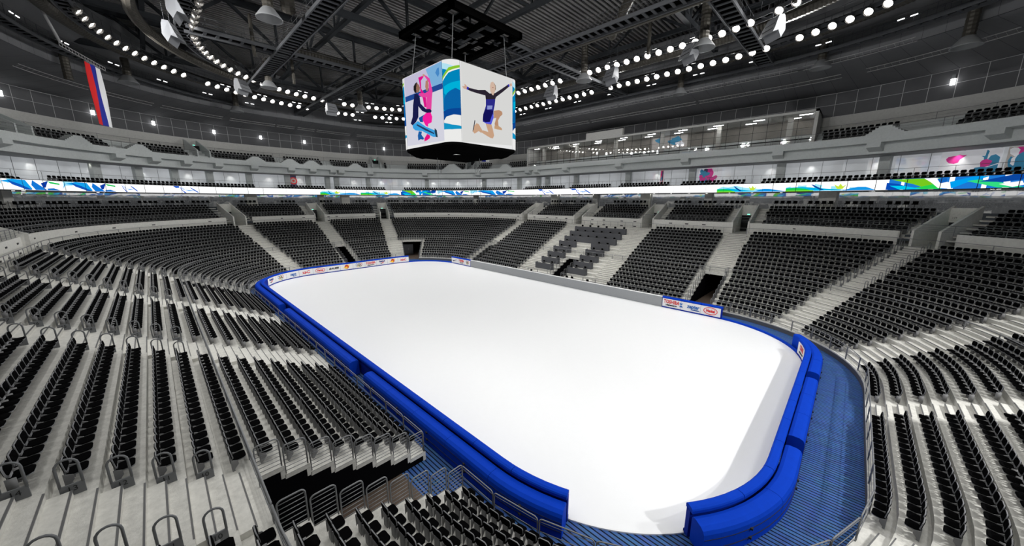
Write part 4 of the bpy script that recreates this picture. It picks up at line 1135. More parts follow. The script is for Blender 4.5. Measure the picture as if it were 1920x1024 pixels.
h = MB().lathe([(.02, .40), (.12, .39), (.22, .32), (.30, .18), (.35, .02), (.37, -.10), (.355, -.11), (.325, .04)], 14); hm = h.build('housing', LAMPH, None, True); HM = hm.data; bpy.data.objects.remove(hm)
h = MB().lathe([(.001, .02), (.12, .024), (.22, .035), (.30, .05)], 14); hm = h.build('lens', LAMP, None, True); LM = hm.data; bpy.data.objects.remove(hm)
h = MB().box(-.02, .02, -.4, -.36, -.05, .5).box(-.02, .02, .36, .4, -.05, .5).box(-.02, .02, -.4, .4, .46, .5).box(-.03, .03, -.03, .03, .3, .8); hm = h.build('yoke', CATW); YM = hm.data; bpy.data.objects.remove(hm)
for ring, u, z, nm, i, n in LAMPS:
    p = ring.pt(u, 0, z); pr = project(p)
    nn = ring.at(u)[1]
    d = Vector((nn[0], nn[1], .95)).normalized()
    M = d.to_track_quat('Z', 'Y').to_matrix().to_4x4()
    if pr and -60 < pr[0] < 1980 and pr[1] > -60:
        r = thing('floodlight', f'round floodlight, {ordw(n-i)} from the left in the {nm}', 'lamp', p, 0, 'ceiling floodlights')
        r.rotation_euler = M.to_euler()
        for k, me in (('housing', HM), ('lens', LM), ('yoke', YM)):
            c = bpy.data.objects.new(k, me); COL.objects.link(c); c.parent = r
# catwalks ----------------------------------------------------------
class Line:
    def __init__(s, p0, p1):
        s.p0 = Vector((*p0, 0)); s.d = Vector((*p1, 0))-s.p0; s.L = s.d.length; s.d /= s.L; s.n = Vector((s.d.y, -s.d.x, 0))
    def pt(s, u, o, z=0.0): v = s.p0+s.d*u+s.n*o; v.z = z; return v
    def ang(s, u): return math.atan2(s.n.y, s.n.x)
    def samples(s, a, b, **k): return [a, b]
def catwalk(label, ring, o, z, s0, s1, w=1.1, rails=(-1, 1), slat=.85, sw=.24):
    r = tag(MB().build('catwalk', CATW), label, 'catwalk', 'roof catwalks')
    us = ring.samples(s0, s1, nc=22, step=4) if isinstance(ring, Ring) else ring.samples(s0, s1)
    m = MB()
    for d in (-w/2, w/2):
        vs = []
        for u in us:
            for oo, zz in ((d-.06, -.26), (d+.06, -.26), (d+.06, .06), (d-.06, .06)): vs.append(ring.pt(u, o+oo, z+zz))
        fs = []
        for i in range(len(us)-1):
            for q in range(4): fs.append((i*4+q, i*4+4+q, i*4+4+(q+1) % 4, i*4+(q+1) % 4))
        m.add(vs, fs, 0)
    L = sum((ring.pt(us[i+1], o)-ring.pt(us[i], o)).length for i in range(len(us)-1)); n = max(2, int(L/slat))
    for i in range(n):
        u = s0+(s1-s0)*(i+.5)/n; M = Matrix.Translation(ring.pt(u, o, z)) @ Matrix.Rotation(ring.ang(u), 4, 'Z')
        m.box(-w/2, w/2, -sw/2, sw/2, -.1, -.02, 0, M)
    for i in range(len(us)-1): m.quad(ring.pt(us[i], o-w/2, z+.03), ring.pt(us[i+1], o-w/2, z+.03), ring.pt(us[i+1], o+w/2, z+.03), ring.pt(us[i], o+w/2, z+.03), 1)  # black sheet stands for the dark void between the slats
    m.build('deck', [CATW, CATD], r)
    for sg in rails:
        m = MB()
        for zz in (.55, 1.05): m.tube([ring.pt(u, o+sg*w/2, z+zz) for u in us], .022, 4)
        n = max(2, int(L/1.5))
        for i in range(n+1): u = s0+(s1-s0)*i/n; m.tube([ring.pt(u, o+sg*w/2, z), ring.pt(u, o+sg*w/2, z+1.05)], .018, 4)
        m.build('handrail', CATW, r)
def rng(ring, p0, p1):
    a, b = ring.s_of(*p0), ring.s_of(*p1)
    return (a, b if b > a else b+ring.L)
catwalk('curved catwalk carrying the outer row of floodlights', LO, .75, 28.45, *rng(LO, (-36, -22), (8, 26)))
catwalk('curved catwalk carrying the inner row of floodlights', LI, .75, 28.45, *rng(LI, (-31, -12), (4, 18.4)))
LX = Ring(50.5, 31.6, 31.0)
catwalk('outermost curved catwalk beside the sloping soffit', LX, 0, 28.0, *rng(LX, (-45, -20), (14, 31.6)))
for lab, a, b in (('catwalk across the roof at upper right', (-20.6, 12), (-20.6, -33)), ('catwalk from the scoreboard frame towards the right stand', (-2, -4), (-2, -33)), ('catwalk across the roof left of the scoreboard', (17.6, -18), (17.6, 19)),
                  ('lengthwise catwalk running right of the scoreboard frame', (14, -9.2), (-34, -9.2)), ('lengthwise catwalk leading to the left of the scoreboard', (4.4, 1), (49, 1)), ('lengthwise catwalk at upper left', (-6, 10.9), (36, 10.9))):
    l = Line(a, b); catwalk(lab, l, 0, 28.15 if 'lengthwise' not in lab else 28.0, 0, l.L, 1.5, (-1, 1), 1.0 if 'across' in lab else .8, .26)
# ducts -------------------------------------------------------------
def duct(label, pts, r, name='air_duct', group='air ducts'):
    m = MB(); P = [Vector(p) for p in pts]; n = 10; vs = []; fs = []
    # ribbed tube: resample and alternate the radius
    Q = [P[0]]
    for i in range(len(P)-1):
        L = (P[i+1]-P[i]).length; k = max(1, int(L/.16))
        for j in range(1, k+1): Q.append(P[i].lerp(P[i+1], j/k))
    prev = None
    for i, p in enumerate(Q):
        t = (Q[min(i+1, len(Q)-1)]-Q[max(i-1, 0)]).normalized()
        if prev is None:
            up = Vector((0, 0, 1)) if abs(t.z) < .9 else Vector((1, 0, 0)); u = t.cross(up).normalized()
        else: u = (prev-t*prev.dot(t)).normalized()
        prev = u; w = t.cross(u); rr = r*(1.0 if i % 2 else .93)
        for k in range(n): a = 2*PI*k/n; vs.append(p+(u*math.cos(a)+w*math.sin(a))*rr)
    for i in range(len(Q)-1):
        for k in range(n): fs.append((i*n+k, i*n+(k+1) % n, (i+1)*n+(k+1) % n, (i+1)*n+k))
    fs.append(tuple(range(n))); fs.append(tuple((len(Q)-1)*n+k for k in range(n)))
    m.add(vs, fs); return tag(m.build(name, DUCT), label, 'duct', group)
def ringpts(ring, o, z, p0, p1, step=1.2):
    a, b = rng(ring, p0, p1); n = max(2, int((b-a)/step)); return [ring.pt(a+(b-a)*i/n, o, z) for i in range(n+1)]
duct('long ribbed air duct between the inner and outer floodlight rows', ringpts(LI, 4.2, 29.0, (-31, -12), (-2, 18.4)), .5)
duct('long ribbed air duct outside the outer floodlight row', ringpts(LO, 2.7, 29.0, (-37, -21), (10, 26)), .60)
duct('ribbed air duct inside the inner floodlight row', ringpts(LI, -14.5, 29.1, (18, -8), (18, 10)) if False else [(18.2+.6*math.cos(t)-.0, 9-i*.9, 29.0) for i, t in enumerate([0]*22)], .55)
duct('ribbed air duct climbing to the roof near the top of the left side', [(3, 14.5, 35), (6.8, 13, 31.5), (9.2, 12.2, 29.0)], .6)
duct('thin ribbed pipe along the lengthwise catwalk at right', [(12, -10.4, 27.9), (-34, -10.4, 27.9)], .2)
duct('ribbed air duct crossing the roof right of the scoreboard', [(-13, -11, 31), (-9, -14.5, 29.5)], .5)
def drop(x, y, z0, z1, r, label, cone=True):
    d = duct(label, [(x, y, z1), (x, y, z0)], r, 'drop_duct', 'drop ducts')
    if cone: MB().lathe([(r*.95, z0+.3), (r*1.2, z0+.2), (r*2.3, z0-.45), (r*2.35, z0-.55), (r*2.1, z0-.5), (r*.9, z0+.1)], 16, 0, Matrix.Translation((x, y, 0))).build('diffuser', DUCTL, d, True)
drop(6.5, 14.5, 27.3, 31, .42, 'drop duct with a pale cone, highest at upper left')
drop(27.2, 10.4, 27.0, 30, .42, 'drop duct with a cone hanging among the left floodlights')
drop(37.5, 23.4, 27.0, 29.3, .42, 'drop duct with a cone beside the flag')
drop(46.3, 11.2, 27.0, 29.3, .42, 'drop duct with a cone below the left floodlight rows')
drop(-4.3, -16.5, 27.0, 31, .42, 'drop duct with a pale cone just right of the scoreboard')
drop(-18.0, -16.5, 27.0, 33, .46, 'drop duct with a pale cone at upper right')
drop(-11.0, -30.5, 26.9, 29.3, .40, 'drop duct with a cone over the press box')
drop(-25.9, -31.2, 26.9, 29.3, .42, 'drop duct with a cone under the upper right floodlights')
drop(-35.9, -28.0, 25.5, 29.3, .42, 'drop duct with a cone at the right edge of the picture')
drop(30.2, -3.0, 26.9, 29.3, .40, 'drop duct with a cone left of the scoreboard')
drop(35.8, 28.2, 25.4, 29.3, .38, 'plain drop pipe left of the flag', False)
drop(17.5, 13.6, 27.0, 31, .18, 'thin straight pipe hanging at upper left', False)
drop(23.5, 8.4, 26.6, 30, .18, 'thin straight pipe beside the left cone', False)
drop(-12.2, -17.0, 27.6, 31.5, .2, 'thin straight pipe among the right floodlights', False)
drop(-25.0, -15.8, 27.8, 32, .2, 'thin straight pipe at upper right', False)
# loudspeakers: curved line arrays hung in front of the inner row
def speaker(x, y, z, rz, label, tiers=2, s=1.0):
    r = thing('line_array_speaker', label, 'speaker', (x, y, z), rz, 'hanging speakers')
    for t in range(tiers):
        m = MB(); zt = -t*1.9*s; prof = [(0, .0), (.42, -.05), (.60, -.5), (.78, -.95), (.95, -1.35), (.5, -1.2), (.2, -1.75), (-.1, -1.2), (-.12, -.3)]
        vs = [Vector((wx*s*(1+.25*(pz < -.9)), -px*s, pz*s+zt)) for wx in (-.62, .62) for px, pz in prof]; k = len(prof)
        fs = [tuple(range(k)), tuple(range(k, 2*k))[::-1]]+[(i, (i+1) % k, k+(i+1) % k, k+i) for i in range(k)]
        m.add(vs, fs); m.build('cabinet', SPK, r)
        MB().box(-.5*s, .5*s, -.66*s, -.60*s, (-.62)*s+zt, (-.58)*s+zt).box(-.55*s, .55*s, -.84*s, -.78*s, -1.02*s+zt, -.98*s+zt).build('joint', INK, r)
    for sx in (-.5, .5): MB().tube([(sx*s, -.1, 0), (sx*s, -.1, 2.2)], .02, 4).build('cable', CATW, r)
def face_in(x, y): return math.atan2(y, x)-PI/2
for x, y, z, lab, t in ((10.0, 20.4, 27.6, 'pair of curved grey speakers, upper set near the top left', 1), (16.0, 20.4, 27.6, 'curved grey speaker hanging below the top left pair', 1), (28.1, 13.5, 27.0, 'grey speaker among the left floodlights', 1), (31.9, 1.2, 27.0, 'grey speaker left of the scoreboard', 1),
                        (.9, -16.9, 27.0, 'grey speaker just right of the scoreboard', 1), (-8.2, -16.8, 27.1, 'second grey speaker right of the scoreboard', 1), (-17.0, -16.6, 27.2, 'third grey speaker right of the scoreboard', 1), (-23.9, -16.5, 27.3, 'largest grey speaker at upper right', 1)):
    speaker(x, y, z, face_in(x*.6, y), lab, t, 1.05)
# trusses -----------------------------------------------------------
def truss(label, p0, p1, z0, z1, bay, s=.42):
    r = tag(MB().build('roof_truss', TRUSS), label, 'truss', 'roof trusses'); a, b = Vector((*p0, 0)), Vector((*p1, 0)); d = (b-a); L = d.length; d /= L; n = Vector((-d.y, d.x, 0)); ez = Vector((0, 0, 1))
    def beam(m, q0, q1, w):
        t = (q1-q0).normalized(); u = n; v = t.cross(u).normalized(); vs = []
        for q in (q0, q1):
            for e, f in ((-1,-1),(1,-1),(1,1),(-1,1)): vs.append(q+u*(w/2*e)+v*(w/2*f))
        m.add(vs, [(0,1,2,3),(7,6,5,4),(0,4,5,1),(1,5,6,2),(2,6,7,3),(3,7,4,0)])
    for nm, z in (('bottom_chord', z0), ('top_chord', z1)):
        m = MB(); beam(m, a+ez*z, b+ez*z, s); m.build(nm, TRUSS, r)
    k = max(1, int(L/bay))
    for i in range(k):
        q0, q1 = a+d*(L*i/k), a+d*(L*(i+1)/k); m = MB(); qm = (q0+q1)/2
        beam(m, q0+ez*z0, qm+ez*z1, s*.55); beam(m, qm+ez*z1, q1+ez*z0, s*.55); beam(m, q0+ez*z0, q0+ez*z1, s*.45); m.build('web', TRUSS, r)
for i, x in enumerate((-31, -15.5, 9, 24, 38)):
    truss(f'{ordw(i+1)} crosswise roof truss counted from the near end', (x, -29), (x, 29), 30.4, 34.4, 9.6, .55)
for i, y in enumerate((-21.5, -6, 6, 21.5)):
    truss(f'{ordw(i+1)} lengthwise roof truss counted from the right', (-34, y), (44, y), 30.9, 34.0, 9.7, .42)
# small white tubes along the catwalks
i = 0
for ring, o, z, (a, b), st in ((LO, 1.4, 28.9, rng(LO, (-36, -22), (8, 26)), 5.2), (LI, 1.4, 29.0, rng(LI, (-31, -12), (4, 18.4)), 5.0), (LX, -.7, 28.6, rng(LX, (-40, -26), (20, 31.6)), 6.5)):
    u = a+1
    while u < b:
        for du in (0, .9):
            p = ring.pt(u+du, o, z); pr = project(p)
            if pr and 0 < pr[0] < 1920 and 0 < pr[1]:
                M = Matrix.Translation(p) @ Matrix.Rotation(ring.ang(u)-PI/2, 4, 'Z'); i += 1
                tag(MB().box(-.24, .24, -.03, .03, -.03, .03, 0, M).build('tube_lamp', TUBE), f'tiny white tube lamp on the {"outer floodlight" if ring is LO else "inner floodlight" if ring is LI else "outermost"} catwalk, {ordw(i)} in line', 'lamp', 'catwalk tube lamps')
        u += st
# ---- black frame and scoreboard
r = thing('rigging_grid', 'black square lattice frame hanging flat above the scoreboard', 'frame', (0, -.6, 28.1)); fr = Matrix.Identity(4)
m = MB()
for d in (-4.2, 4.2): m.box(d-.2, d+.2, -4.4, 4.4, -.3, .3).box(-4.4, 4.4, d-.2, d+.2, -.3, .3)
m.build('rim', CATD, r)
m = MB()
for d in (-2.3, 0, 2.3): m.box(d-.16, d+.16, -4.2, 4.2, -.2, .15).box(-4.2, 4.2, d-.22, d+.22, -.15, .2)
m.build('lattice', CATD, r)
m = MB(); rnd = random.Random(2)
for k in range(9): x, y = rnd.uniform(-3.4, 3.0), rnd.uniform(-3.6, 3.2); m.box(x, x+rnd.uniform(.8, 1.6), y, y+.3, -.22, -.16)
m.build('plates', DESK, r)
SBX, SBY, SH, SR, SZ0, SZ1 = -1.35, .80, 4.2, 1.03, 16.87, 23.32
SB = Ring(SH, SH, SR)
r = thing('scoreboard', 'big four-sided lit scoreboard with rounded corners showing figure skaters over the ice', 'scoreboard', (SBX, SBY, SZ0)); HH = SZ1-SZ0
SB.sweep(MB(), [(0, 0), (0, HH), (-.25, HH), (-.25, 0)], closed_prof=True, nc=12).build('body', em('ececec', .95), r)
m = MB(); SB.sweep(m, [(-.02, -.02), (-.05, -.25), (-.9, -.75), (-1.6, -.85)], nc=10)
us = SB.samples(nc=10)[:-1]; m.add([SB.pt(u, -1.0, -.85) if False else Vector((SB.at(u)[0][0]*.62, SB.at(u)[0][1]*.62, -.85)) for u in us], [tuple(range(len(us)))])
m.build('underside', CATD, r)
SB.sweep(MB(), [(-.2, HH), (-3.0, HH-.3)], nc=10).build('roof', CATD, r)
PICL = [('c8c3dc',[(170,2327),(-474,2329),(-462,2159),(174,2163)]),('7eb4e0',[(-203,2322),(-474,2325),(-462,2159),(-295,2159),(-253,2239)]),('4a8ccc',[(-380,2287),(-407,2288),(-410,2239),(-388,2217),(-351,2259)]),('234b96',[(174,2163),(-469,2158),(-466,2114),(171,2115)]),('d9d9e6',[(171,2115),(-466,2114),(-463,1696),(204,1714)]),('1a5fa8',[(-41,1825),(-95,1815),(-84,1789),(-127,1752),(-111,1742),(-65,1751),(-25,1744),(-21,1788)]),('eb1482',[(-183,1785),(-232,1763),(-223,1741),(-170,1728),(-132,1724),(-134,1751)]),('1455a0',[(-53,1941),(-184,1959),(-144,1935),(-121,1893),(-73,1903)]),('e1148c',[(-81,2280),(-159,2278),(-169,2265),(-123,2245),(-123,2179),(-164,2134),(-196,2084),(-189,2011),(-160,2016),(-140,2094),(-107,2160),(-95,2237)]),('eb46a5',[(-171,2286),(-213,2266),(-266,2233),(-283,2183),(-302,2122),(-287,2067),(-273,1989),(-263,1954),(-192,1965),(-190,2026),(-203,2090),(-124,2108),(-74,2136),(-90,2148),(-185,2130),(-244,2137),(-250,2204),(-197,2258)]),('b98270',[(-202,2225),(-238,2228),(-245,2183),(-237,2142),(-208,2140),(-190,2180)]),('c89880',[(-160,2292),(-192,2281),(-184,2265),(-158,2274)]),('282323',[(3,2223),(-28,2243),(-62,2247),(-55,2223),(-40,2188),(-45,2157),(-10,2167),(6,2193)]),('966e5a',[(-57,2243),(-89,2216),(-105,2190),(-96,2166),(-68,2156),(-41,2165),(-42,2203)]),('191c4b',[(-6,2157),(-59,2147),(-94,2110),(-103,2056),(-187,1996),(-252,1986),(-279,1966),(-263,1951),(-199,1961),(-120,1992),(-64,2040),(-54,1949),(-11,1912),(56,1890),(90,1911),(48,1964),(29,2063)]),('fa1ea0',[(-184,1963),(-263,1954),(-284,1914),(-270,1871),(-212,1865),(-210,1842),(-174,1855),(-127,1907),(-130,1937)]),('3ca5e6',[(56,1890),(-43,1915),(-174,1847),(-314,1798),(-337,1740),(-288,1745),(-110,1817),(13,1840),(51,1865)]),('284064',[(-24,1891),(-172,1832),(-305,1777),(-304,1766),(-156,1819),(-15,1880)]),('1e3c50',[(-315,1817),(-348,1794),(-358,1734),(-330,1740),(-313,1784)])]
PICR = [('dededc',[(383,2337),(-231,2340),(-230,1720),(387,1690)]),('2d2632',[(326,2146),(297,2141),(197,2144),(113,2161),(60,2142),(-18,2161),(-18,2123),(-6,2105),(109,2084),(114,2116),(198,2115),(278,2117),(332,2124)]),('2d2632',[(-7,2159),(-87,2209),(-182,2271),(-194,2254),(-110,2191),(-18,2127)]),('2d2d8c',[(109,2084),(-9,2106),(0,2051),(15,2002),(16,1940),(47,1885),(97,1874),(151,1889),(144,1951),(122,1999),(110,2031)]),('14125a',[(144,1951),(116,2000),(18,2002),(47,1943),(64,1898),(119,1890),(151,1904)]),('8c96d2',[(94,2034),(28,2046),(34,2014),(95,2000)]),('555ae1',[(151,1889),(119,1886),(64,1898),(29,1973),(13,1948),(48,1877),(97,1873)]),('d7b9a5',[(47,2237),(19,2251),(-8,2227),(-10,2197),(-2,2169),(16,2135),(32,2136),(54,2162),(58,2205)]),('785f46',[(8,2246),(-14,2220),(-15,2194),(-5,2177),(-8,2215)]),('963c3c',[(34,2201),(10,2203),(24,2195)]),('d2aa96',[(379,2135),(350,2144),(355,2161),(334,2155),(322,2143),(329,2122),(361,2121)]),('d2aa96',[(-194,2278),(-224,2288),(-228,2265),(-200,2256)]),('3232b4',[(326,2146),(307,2143),(313,2120),(332,2121)]),('3232b4',[(-168,2264),(-188,2274),(-196,2255),(-180,2246)]),('be9173',[(15,2002),(-51,2019),(-91,2012),(-97,1989),(-62,1960),(-38,1925),(-43,1878),(-3,1873),(8,1887),(-15,1945),(15,1936)]),('c8a07d',[(8,1875),(-43,1878),(-84,1864),(-90,1845),(-26,1844),(11,1847)]),('cda587',[(121,1875),(48,1877),(31,1837),(15,1784),(33,1756),(66,1758),(164,1789),(185,1801),(153,1813),(88,1806)]),('cda587',[(278,1789),(257,1837),(230,1863),(204,1859),(163,1812),(175,1787),(206,1799),(254,1771)]),('46464f',[(253,1885),(243,1883),(263,1806),(279,1782),(267,1828)])]

def face_polys(lst, tr, nm):
    scr = None
    for li, (c, poly) in enumerate(lst):
        m = MB().add([tr(x/100, z/100, .012+.004*li) for x, z in poly], [tuple(range(len(poly)))])
        m.build(nm, em(c, .92), r)
loc = Vector((SBX, SBY, SZ0))
cl = lambda v, c: min(c+3.16, max(c-3.16, v))
clampz = lambda z: min(SZ1-.02, max(SZ0+.02, z))
face_polys(PICL, lambda x, z, d: Vector((cl(x, SBX), SBY+SH+d, clampz(z)))-loc, 'picture_skating_pair')
face_polys(PICR, lambda y, z, d: Vector((SBX-SH-d, cl(y, SBY), clampz(z)))-loc, 'picture_skating_woman')
face_polys(PICL, lambda x, z, d: Vector((cl(2*SBX-x, SBX), SBY-SH-d, clampz(z)))-loc, 'picture_skating_pair')
face_polys(PICR, lambda y, z, d: Vector((SBX+SH+d, cl(2*SBY-y, SBY), clampz(z)))-loc, 'picture_skating_woman')
# graphic on the four rounded corners, in (t, v) across the corner
CG_ = [('b4e6f5', [(0, .97), (.65, .92), (1, .90), (1, .6), (0, .6)]), ('0087be', [(0, .90), (.5, .86), (1, .92), (1, .36), (0, .36)]), ('8cc832', [(0, .80), (.4, .90), (1, .945), (1, .915), (.4, .86), (0, .765)]), ('f5f5f0', [(0, .765), (.4, .86), (1, .915), (1, .9), (.4, .84), (0, .745)]),
       ('00b4dc', [(.1, .6), (.1, .68), (.5, .72), (1, .76), (1, .64), (.7, .66), (.4, .62), (.3, .56)]), ('0a64aa', [(0, .40), (.1, .54), (.3, .60), (.75, .66), (1, .64), (1, .41), (.5, .38)]), ('0a4696', [(0, .38), (.3, .40), (1, .425), (1, .335), (0, .27)]), ('f0f0ee', [(0, .26), (.2, .31), (.6, .335), (1, .335), (1, .2), (.5, .21), (.2, .235)]), ('1496c8', [(0, .24), (.5, .21), (1, .2), (1, .165), (.5, .15), (0, .155)]), ('f0f0ee', [(0, .155), (.5, .15), (1, .165), (1, 0), (0, 0)])]
for ci in (1, 3, 5, 7):
    for li, (c, poly) in enumerate(CG_):
        lo, hi = 0, 1; K = 10; m = MB()
        xs_ = sorted(set([k/K for k in range(K+1)]+[p[0] for p in poly]))
        for k in range(len(xs_)-1):
            res = []
            for x in (xs_[k]+1e-6, xs_[k+1]-1e-6):
                ysx = [y0+(y1-y0)*(x-x0)/(x1-x0) for (x0, y0), (x1, y1) in zip(poly, poly[1:]+poly[:1]) if abs(x1-x0) > 1e-9 and min(x0, x1) <= x <= max(x0, x1)]
                res.append((min(ysx), max(ysx)) if ysx else None)
            if None in res: continue
            # t runs left to right as seen from outside: increasing t is decreasing s
            P = lambda x, v: SB.pt(SB.st[ci]+SB.seg[ci][-1]*(x), .006+.004*li, HH*v)
            m.quad(P(xs_[k], res[0][0]), P(xs_[k+1], res[1][0]), P(xs_[k+1], res[1][1]), P(xs_[k], res[0][1]))
        m.build('corner_graphic', em(c, .95), r)
    for t in (0, 1):
        u = SB.st[ci]+SB.seg[ci][-1]*t; SB.sweep(MB(), [(.03, 0), (.03, HH)], u, u+.03).build('seam', DESK, r)
for k, (x, y) in enumerate(((-3.3, 3.3), (3.3, 3.3), (3.3, -3.3), (-3.3, -3.3))):
    tag(MB().tube([(SBX+x, SBY+y, SZ1-.1), (x*.95, y*.95-.5, 28.0)], .035, 5).build('hanging_cable', STEEL), f'thin steel cable from the frame to the {["near", "left", "far", "right"][k]} corner of the scoreboard', 'cable', 'scoreboard cables')
for k, (x, y) in enumerate(((-.3, 3.0), (1.5, 1.4), (-2.8, -.4), (-.8, -1.6))):
    q = tag(MB().tube([(x, y, SZ0-.8), (x, y, SZ0-1.35)], .03, 5).build('hook', STEEL), f'{ordw(k+1)} small hook with a loop hanging under the scoreboard', 'hook', 'hooks under the scoreboard')
    MB().tube([(x+.16*math.cos(a), y, SZ0-1.75+.4*math.sin(a)) for a in [2*PI*j/12 for j in range(12)]], .025, 5, True).build('loop', STEEL, q)
    if k in (0, 2): MB().tube([(x, y, SZ0-2.1), (x, y, SZ0-5.2)], .016, 4).build('wire', STEEL, q)
# flags -----------------------------------------------------------
FR = mat('flag_red', lin((215, 5, 10)), .7, emit=lin((215, 5, 10)), estr=0.0); FBL = mat('flag_blue', lin((5, 30, 150)), .7); FW = mat('flag_white', (.85, .85, .86), .7)
def flag(label, p0, p1, ztop, zbot, cols, ripple=.05):
    r = tag(MB().build('hanging_flag', FW), label, 'flag', 'hanging flags'); a, b = Vector((*p0, 0)), Vector((*p1, 0)); n = Vector((-(b-a).y, (b-a).x, 0)).normalized()
    for k, c in enumerate(cols):
        m = MB(); K = 6; R = 14
        for side in (0, .02):
            for i in range(R):
                for j in range(K):
                    def P(i_, j_):
                        t = (k+j_/K)/len(cols); q = a.lerp(b, t)+n*(ripple*math.sin(t*9+i_*.35)+side); q.z = ztop+(zbot-ztop)*i_/R; return q
                    m.quad(P(i, j), P(i, j+1), P(i+1, j+1), P(i+1, j))
        m.build('stripe', c, r)
    m = MB().tube([a+Vector((0, 0, ztop+.04)), b+Vector((0, 0, ztop+.04))], .05, 5); m.build('bar', STEEL, r)
    return r

LIGHTK = 0.19
f1 = flag('tall hanging flag with red, blue and white stripes at upper left', (24.0, 26.2), (26.2, 25.34), 24.95, 19.3, [FR, FBL, FW])
flag('hanging flag with white, blue and white stripes behind the scoreboard', (30, -28.0), (30, -31.4), 25.5, 20.2, [FW, FBL, FW])
r = tag(MB().build('flag_truss', TRAY), 'short ladder truss on a slanting pole holding the tall flag', 'truss')
m = MB()
for d in (0, .3): m.tube([(23.7, 27.5, 25.85+d), (26.6, 25.0, 24.95+d)], .035, 5)
for i in range(16): t = i/15; m.tube([(23.7+2.9*t, 27.5-2.5*t, 25.85-.9*t), (23.7+2.9*t, 27.5-2.5*t, 26.15-.9*t)], .02, 4)
m.build('ladder', TRAY, r); MB().tube([(24, 28.4, 30.0), (23.8, 27.4, 26.1)], .11, 8).build('pole', TRAY, r)
# ================================================================== MEDIA DESKS IN THE RIGHT STAND
nd = 0
for n in (3, 5, 7, 9, 11, 13, 15, 17):
    for side, (x0, x1) in (('far', (1.45, 4.7)), ('near', (-4.6, -1.6))) if n < 13 else (('wide', (-4.95, 4.68)),):
        y = -(BOWL.hy+(n-1)*D+.10); z = tz(n); nd += 1
        r = thing('media_desk', f'dark grey {"long " if side == "wide" else ""}media desk, {ordw((n-1)//2)} from the bottom{"" if side == "wide" else ", "+side+" column"}', 'desk', ((x0+x1)/2, y, z), 0, 'media desks')
        h = (x1-x0)/2
        MB().box(-h, h, -.05, 0, -.05, .95).build('front_panel', DESK, r); MB().box(-h, h, -.62, -.05, .68, .72).build('desk_top', DESK, r)
        for sx in (-h, h-.04): MB().box(sx, sx+.04, -.62, -.05, 0, .95).build('side_panel', DESK, r)
        k = 2 if side != 'wide' else 6
        for i in range(k):
            x = x0+(x1-x0)*(i+.5)/k
            c = copy_tree(proto); c.location = (x, y-1.35, tz(n+1) if n < 19 else z); c.location.z = tz(n+1); c.rotation_euler = (0, 0, PI)
            c['label'] = f'black chair {ordw(i+1)} from the far end behind the {ordw((n-1)//2)} {"long" if side == "wide" else side+" column"} media desk'; c['category'] = 'chair'; c['group'] = 'media desk chairs'; c.name = 'media_chair'
for i, (x, y) in enumerate(((9.4, -16.2), (6.9, -16.2), (3.7, -16.2), (-3.0, -16.2), (-3.9, -16.2), (-6.4, -16.2), (-9.6, -16.2), (-12.5, -16.2), (-14.8, -16.2))):
    c = copy_tree(proto); c.location = (x, y, .55); c.rotation_euler = (0, 0, PI); c.name = 'rinkside_chair'
    c['label'] = f'lone black chair, {ordw(i+1)} from the far end, behind the grey wall'; c['category'] = 'chair'; c['group'] = 'chairs behind the grey wall'
    tag(MB().box(-.3, .3, -.45, .25, 0, .55, 0, Matrix.Translation((x, y, 0))).build('chair_platform', DESK), f'low dark box under the {ordw(i+1)} lone chair behind the grey wall', 'box', 'boxes under the lone chairs')
# ================================================================== LIGHT FROM THE FLOODLIGHTS, AND ADDED FILL
def spot(p, tgt, e, size=1.9, blend=.6, rad=.36, col=(1, .995, .985)):
    L_ = bpy.data.lights.new('floodlight_beam', 'SPOT'); L_.energy = e; L_.spot_size = size; L_.spot_blend = blend; L_.shadow_soft_size = rad; L_.color = col
    o = bpy.data.objects.new('floodlight_beam', L_); COL.objects.link(o); o.location = p
    o.rotation_euler = (Vector(tgt)-Vector(p)).to_track_quat('-Z', 'Y').to_euler()
K = LIGHTK
for i, (ring, u, z, nm, a, n) in enumerate(LAMPS):
    if i % 3: continue
    p = ring.pt(u, 0, z-.45); spot(p, (p.x*.55, p.y*.35, 0), 5200*K)
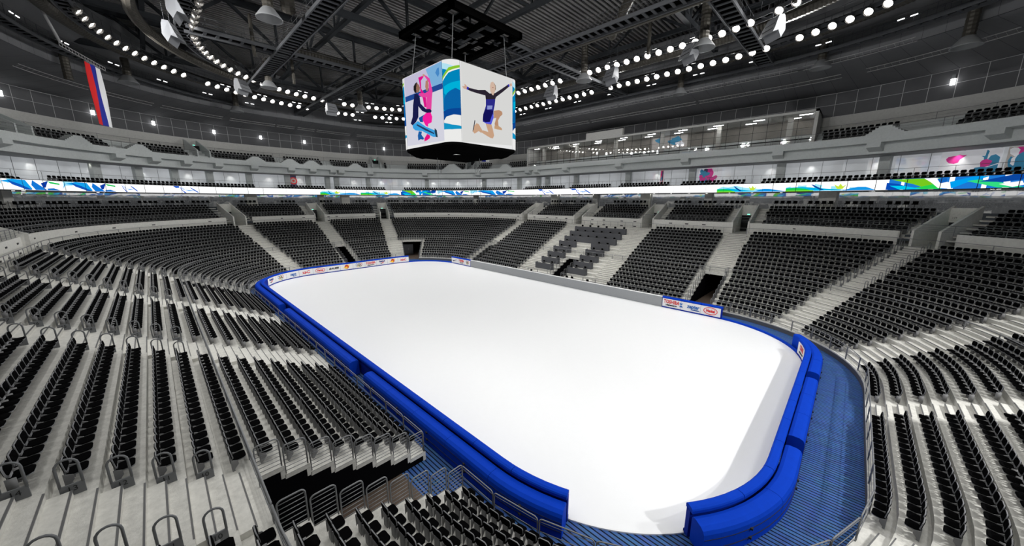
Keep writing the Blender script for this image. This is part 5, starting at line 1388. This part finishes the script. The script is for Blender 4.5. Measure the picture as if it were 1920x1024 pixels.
# the rows over the near end and the left stand, above and behind the camera
for ring, ss in ((LO, [(-42, y) for y in (-14, -7, 0, 7, 14)]+[(x, 26) for x in (-30, -22, -14, -6, 2, 10)]), (LI, [(-34.5, y) for y in (-8, 0, 8)]+[(x, 18.4) for x in (-24, -16, -8, 0)])):
    for x, y in ss:
        p = ring.pt(ring.s_of(x, y), 0, 27.6); spot(p, (p.x*.6, p.y*.4, 0), 7400*K)
for y in (-16, -5, 6):
    spot((-55, y*1.3, 25.3), (-36, y, 2), 120000*K, 1.15, .7, .55)
# added fill beams thrown across the hall to brighten the opposite upper stands
for sg in (-1, 1):
    for x in (-30, -18, -6, 6, 18, 30):
        p = LO.pt(LO.s_of(x*.8, sg*26), 0, 27.3); spot(p, (x*1.5+8, -sg*40, 19.8), 44000*K, 1.3, .8)
for x in (-14, -2, 10, 20):  # added fill to brighten the left stand
    p = LO.pt(LO.s_of(x, -26), 0, 27.4); spot(p, (x*.8+14, 30, 6), 15000*K, 1.0, .8)
for y in (-16, -5, 5, 16):  # added fill to brighten the far end stand
    p = LO.pt(LO.s_of(-40, y), 0, 27.5); spot(p, (44, y*1.6, 5), 24000*K, .9, .8)
for x in (-20, -6, 8, 20):  # added fill to brighten the right stand
    p = LO.pt(LO.s_of(x, 26), 0, 27.4); spot(p, (x, -27, 4), 6000*K, 1.0, .8)
for y in (-18, -9, 0, 9, 18):  # added fill for the upper walls of the far end
    p = LO.pt(LO.s_of(-40, y), 0, 27.3); spot(p, (57, y*1.9, 19.8), 70000*K, 1.0, .8)

# text into plain meshes
bpy.context.view_layer.update()
dg = bpy.context.evaluated_depsgraph_get()
for o in [o for o in bpy.data.objects if o.type == 'FONT']:
    me = bpy.data.meshes.new_from_object(o.evaluated_get(dg)); nm = o.name.split('.')[0]
    n = bpy.data.objects.new(nm, me); COL.objects.link(n); n.parent = o.parent; n.matrix_parent_inverse = o.matrix_parent_inverse
    n.location = o.location; n.rotation_euler = o.rotation_euler; n.scale = o.scale
    bpy.data.objects.remove(o)
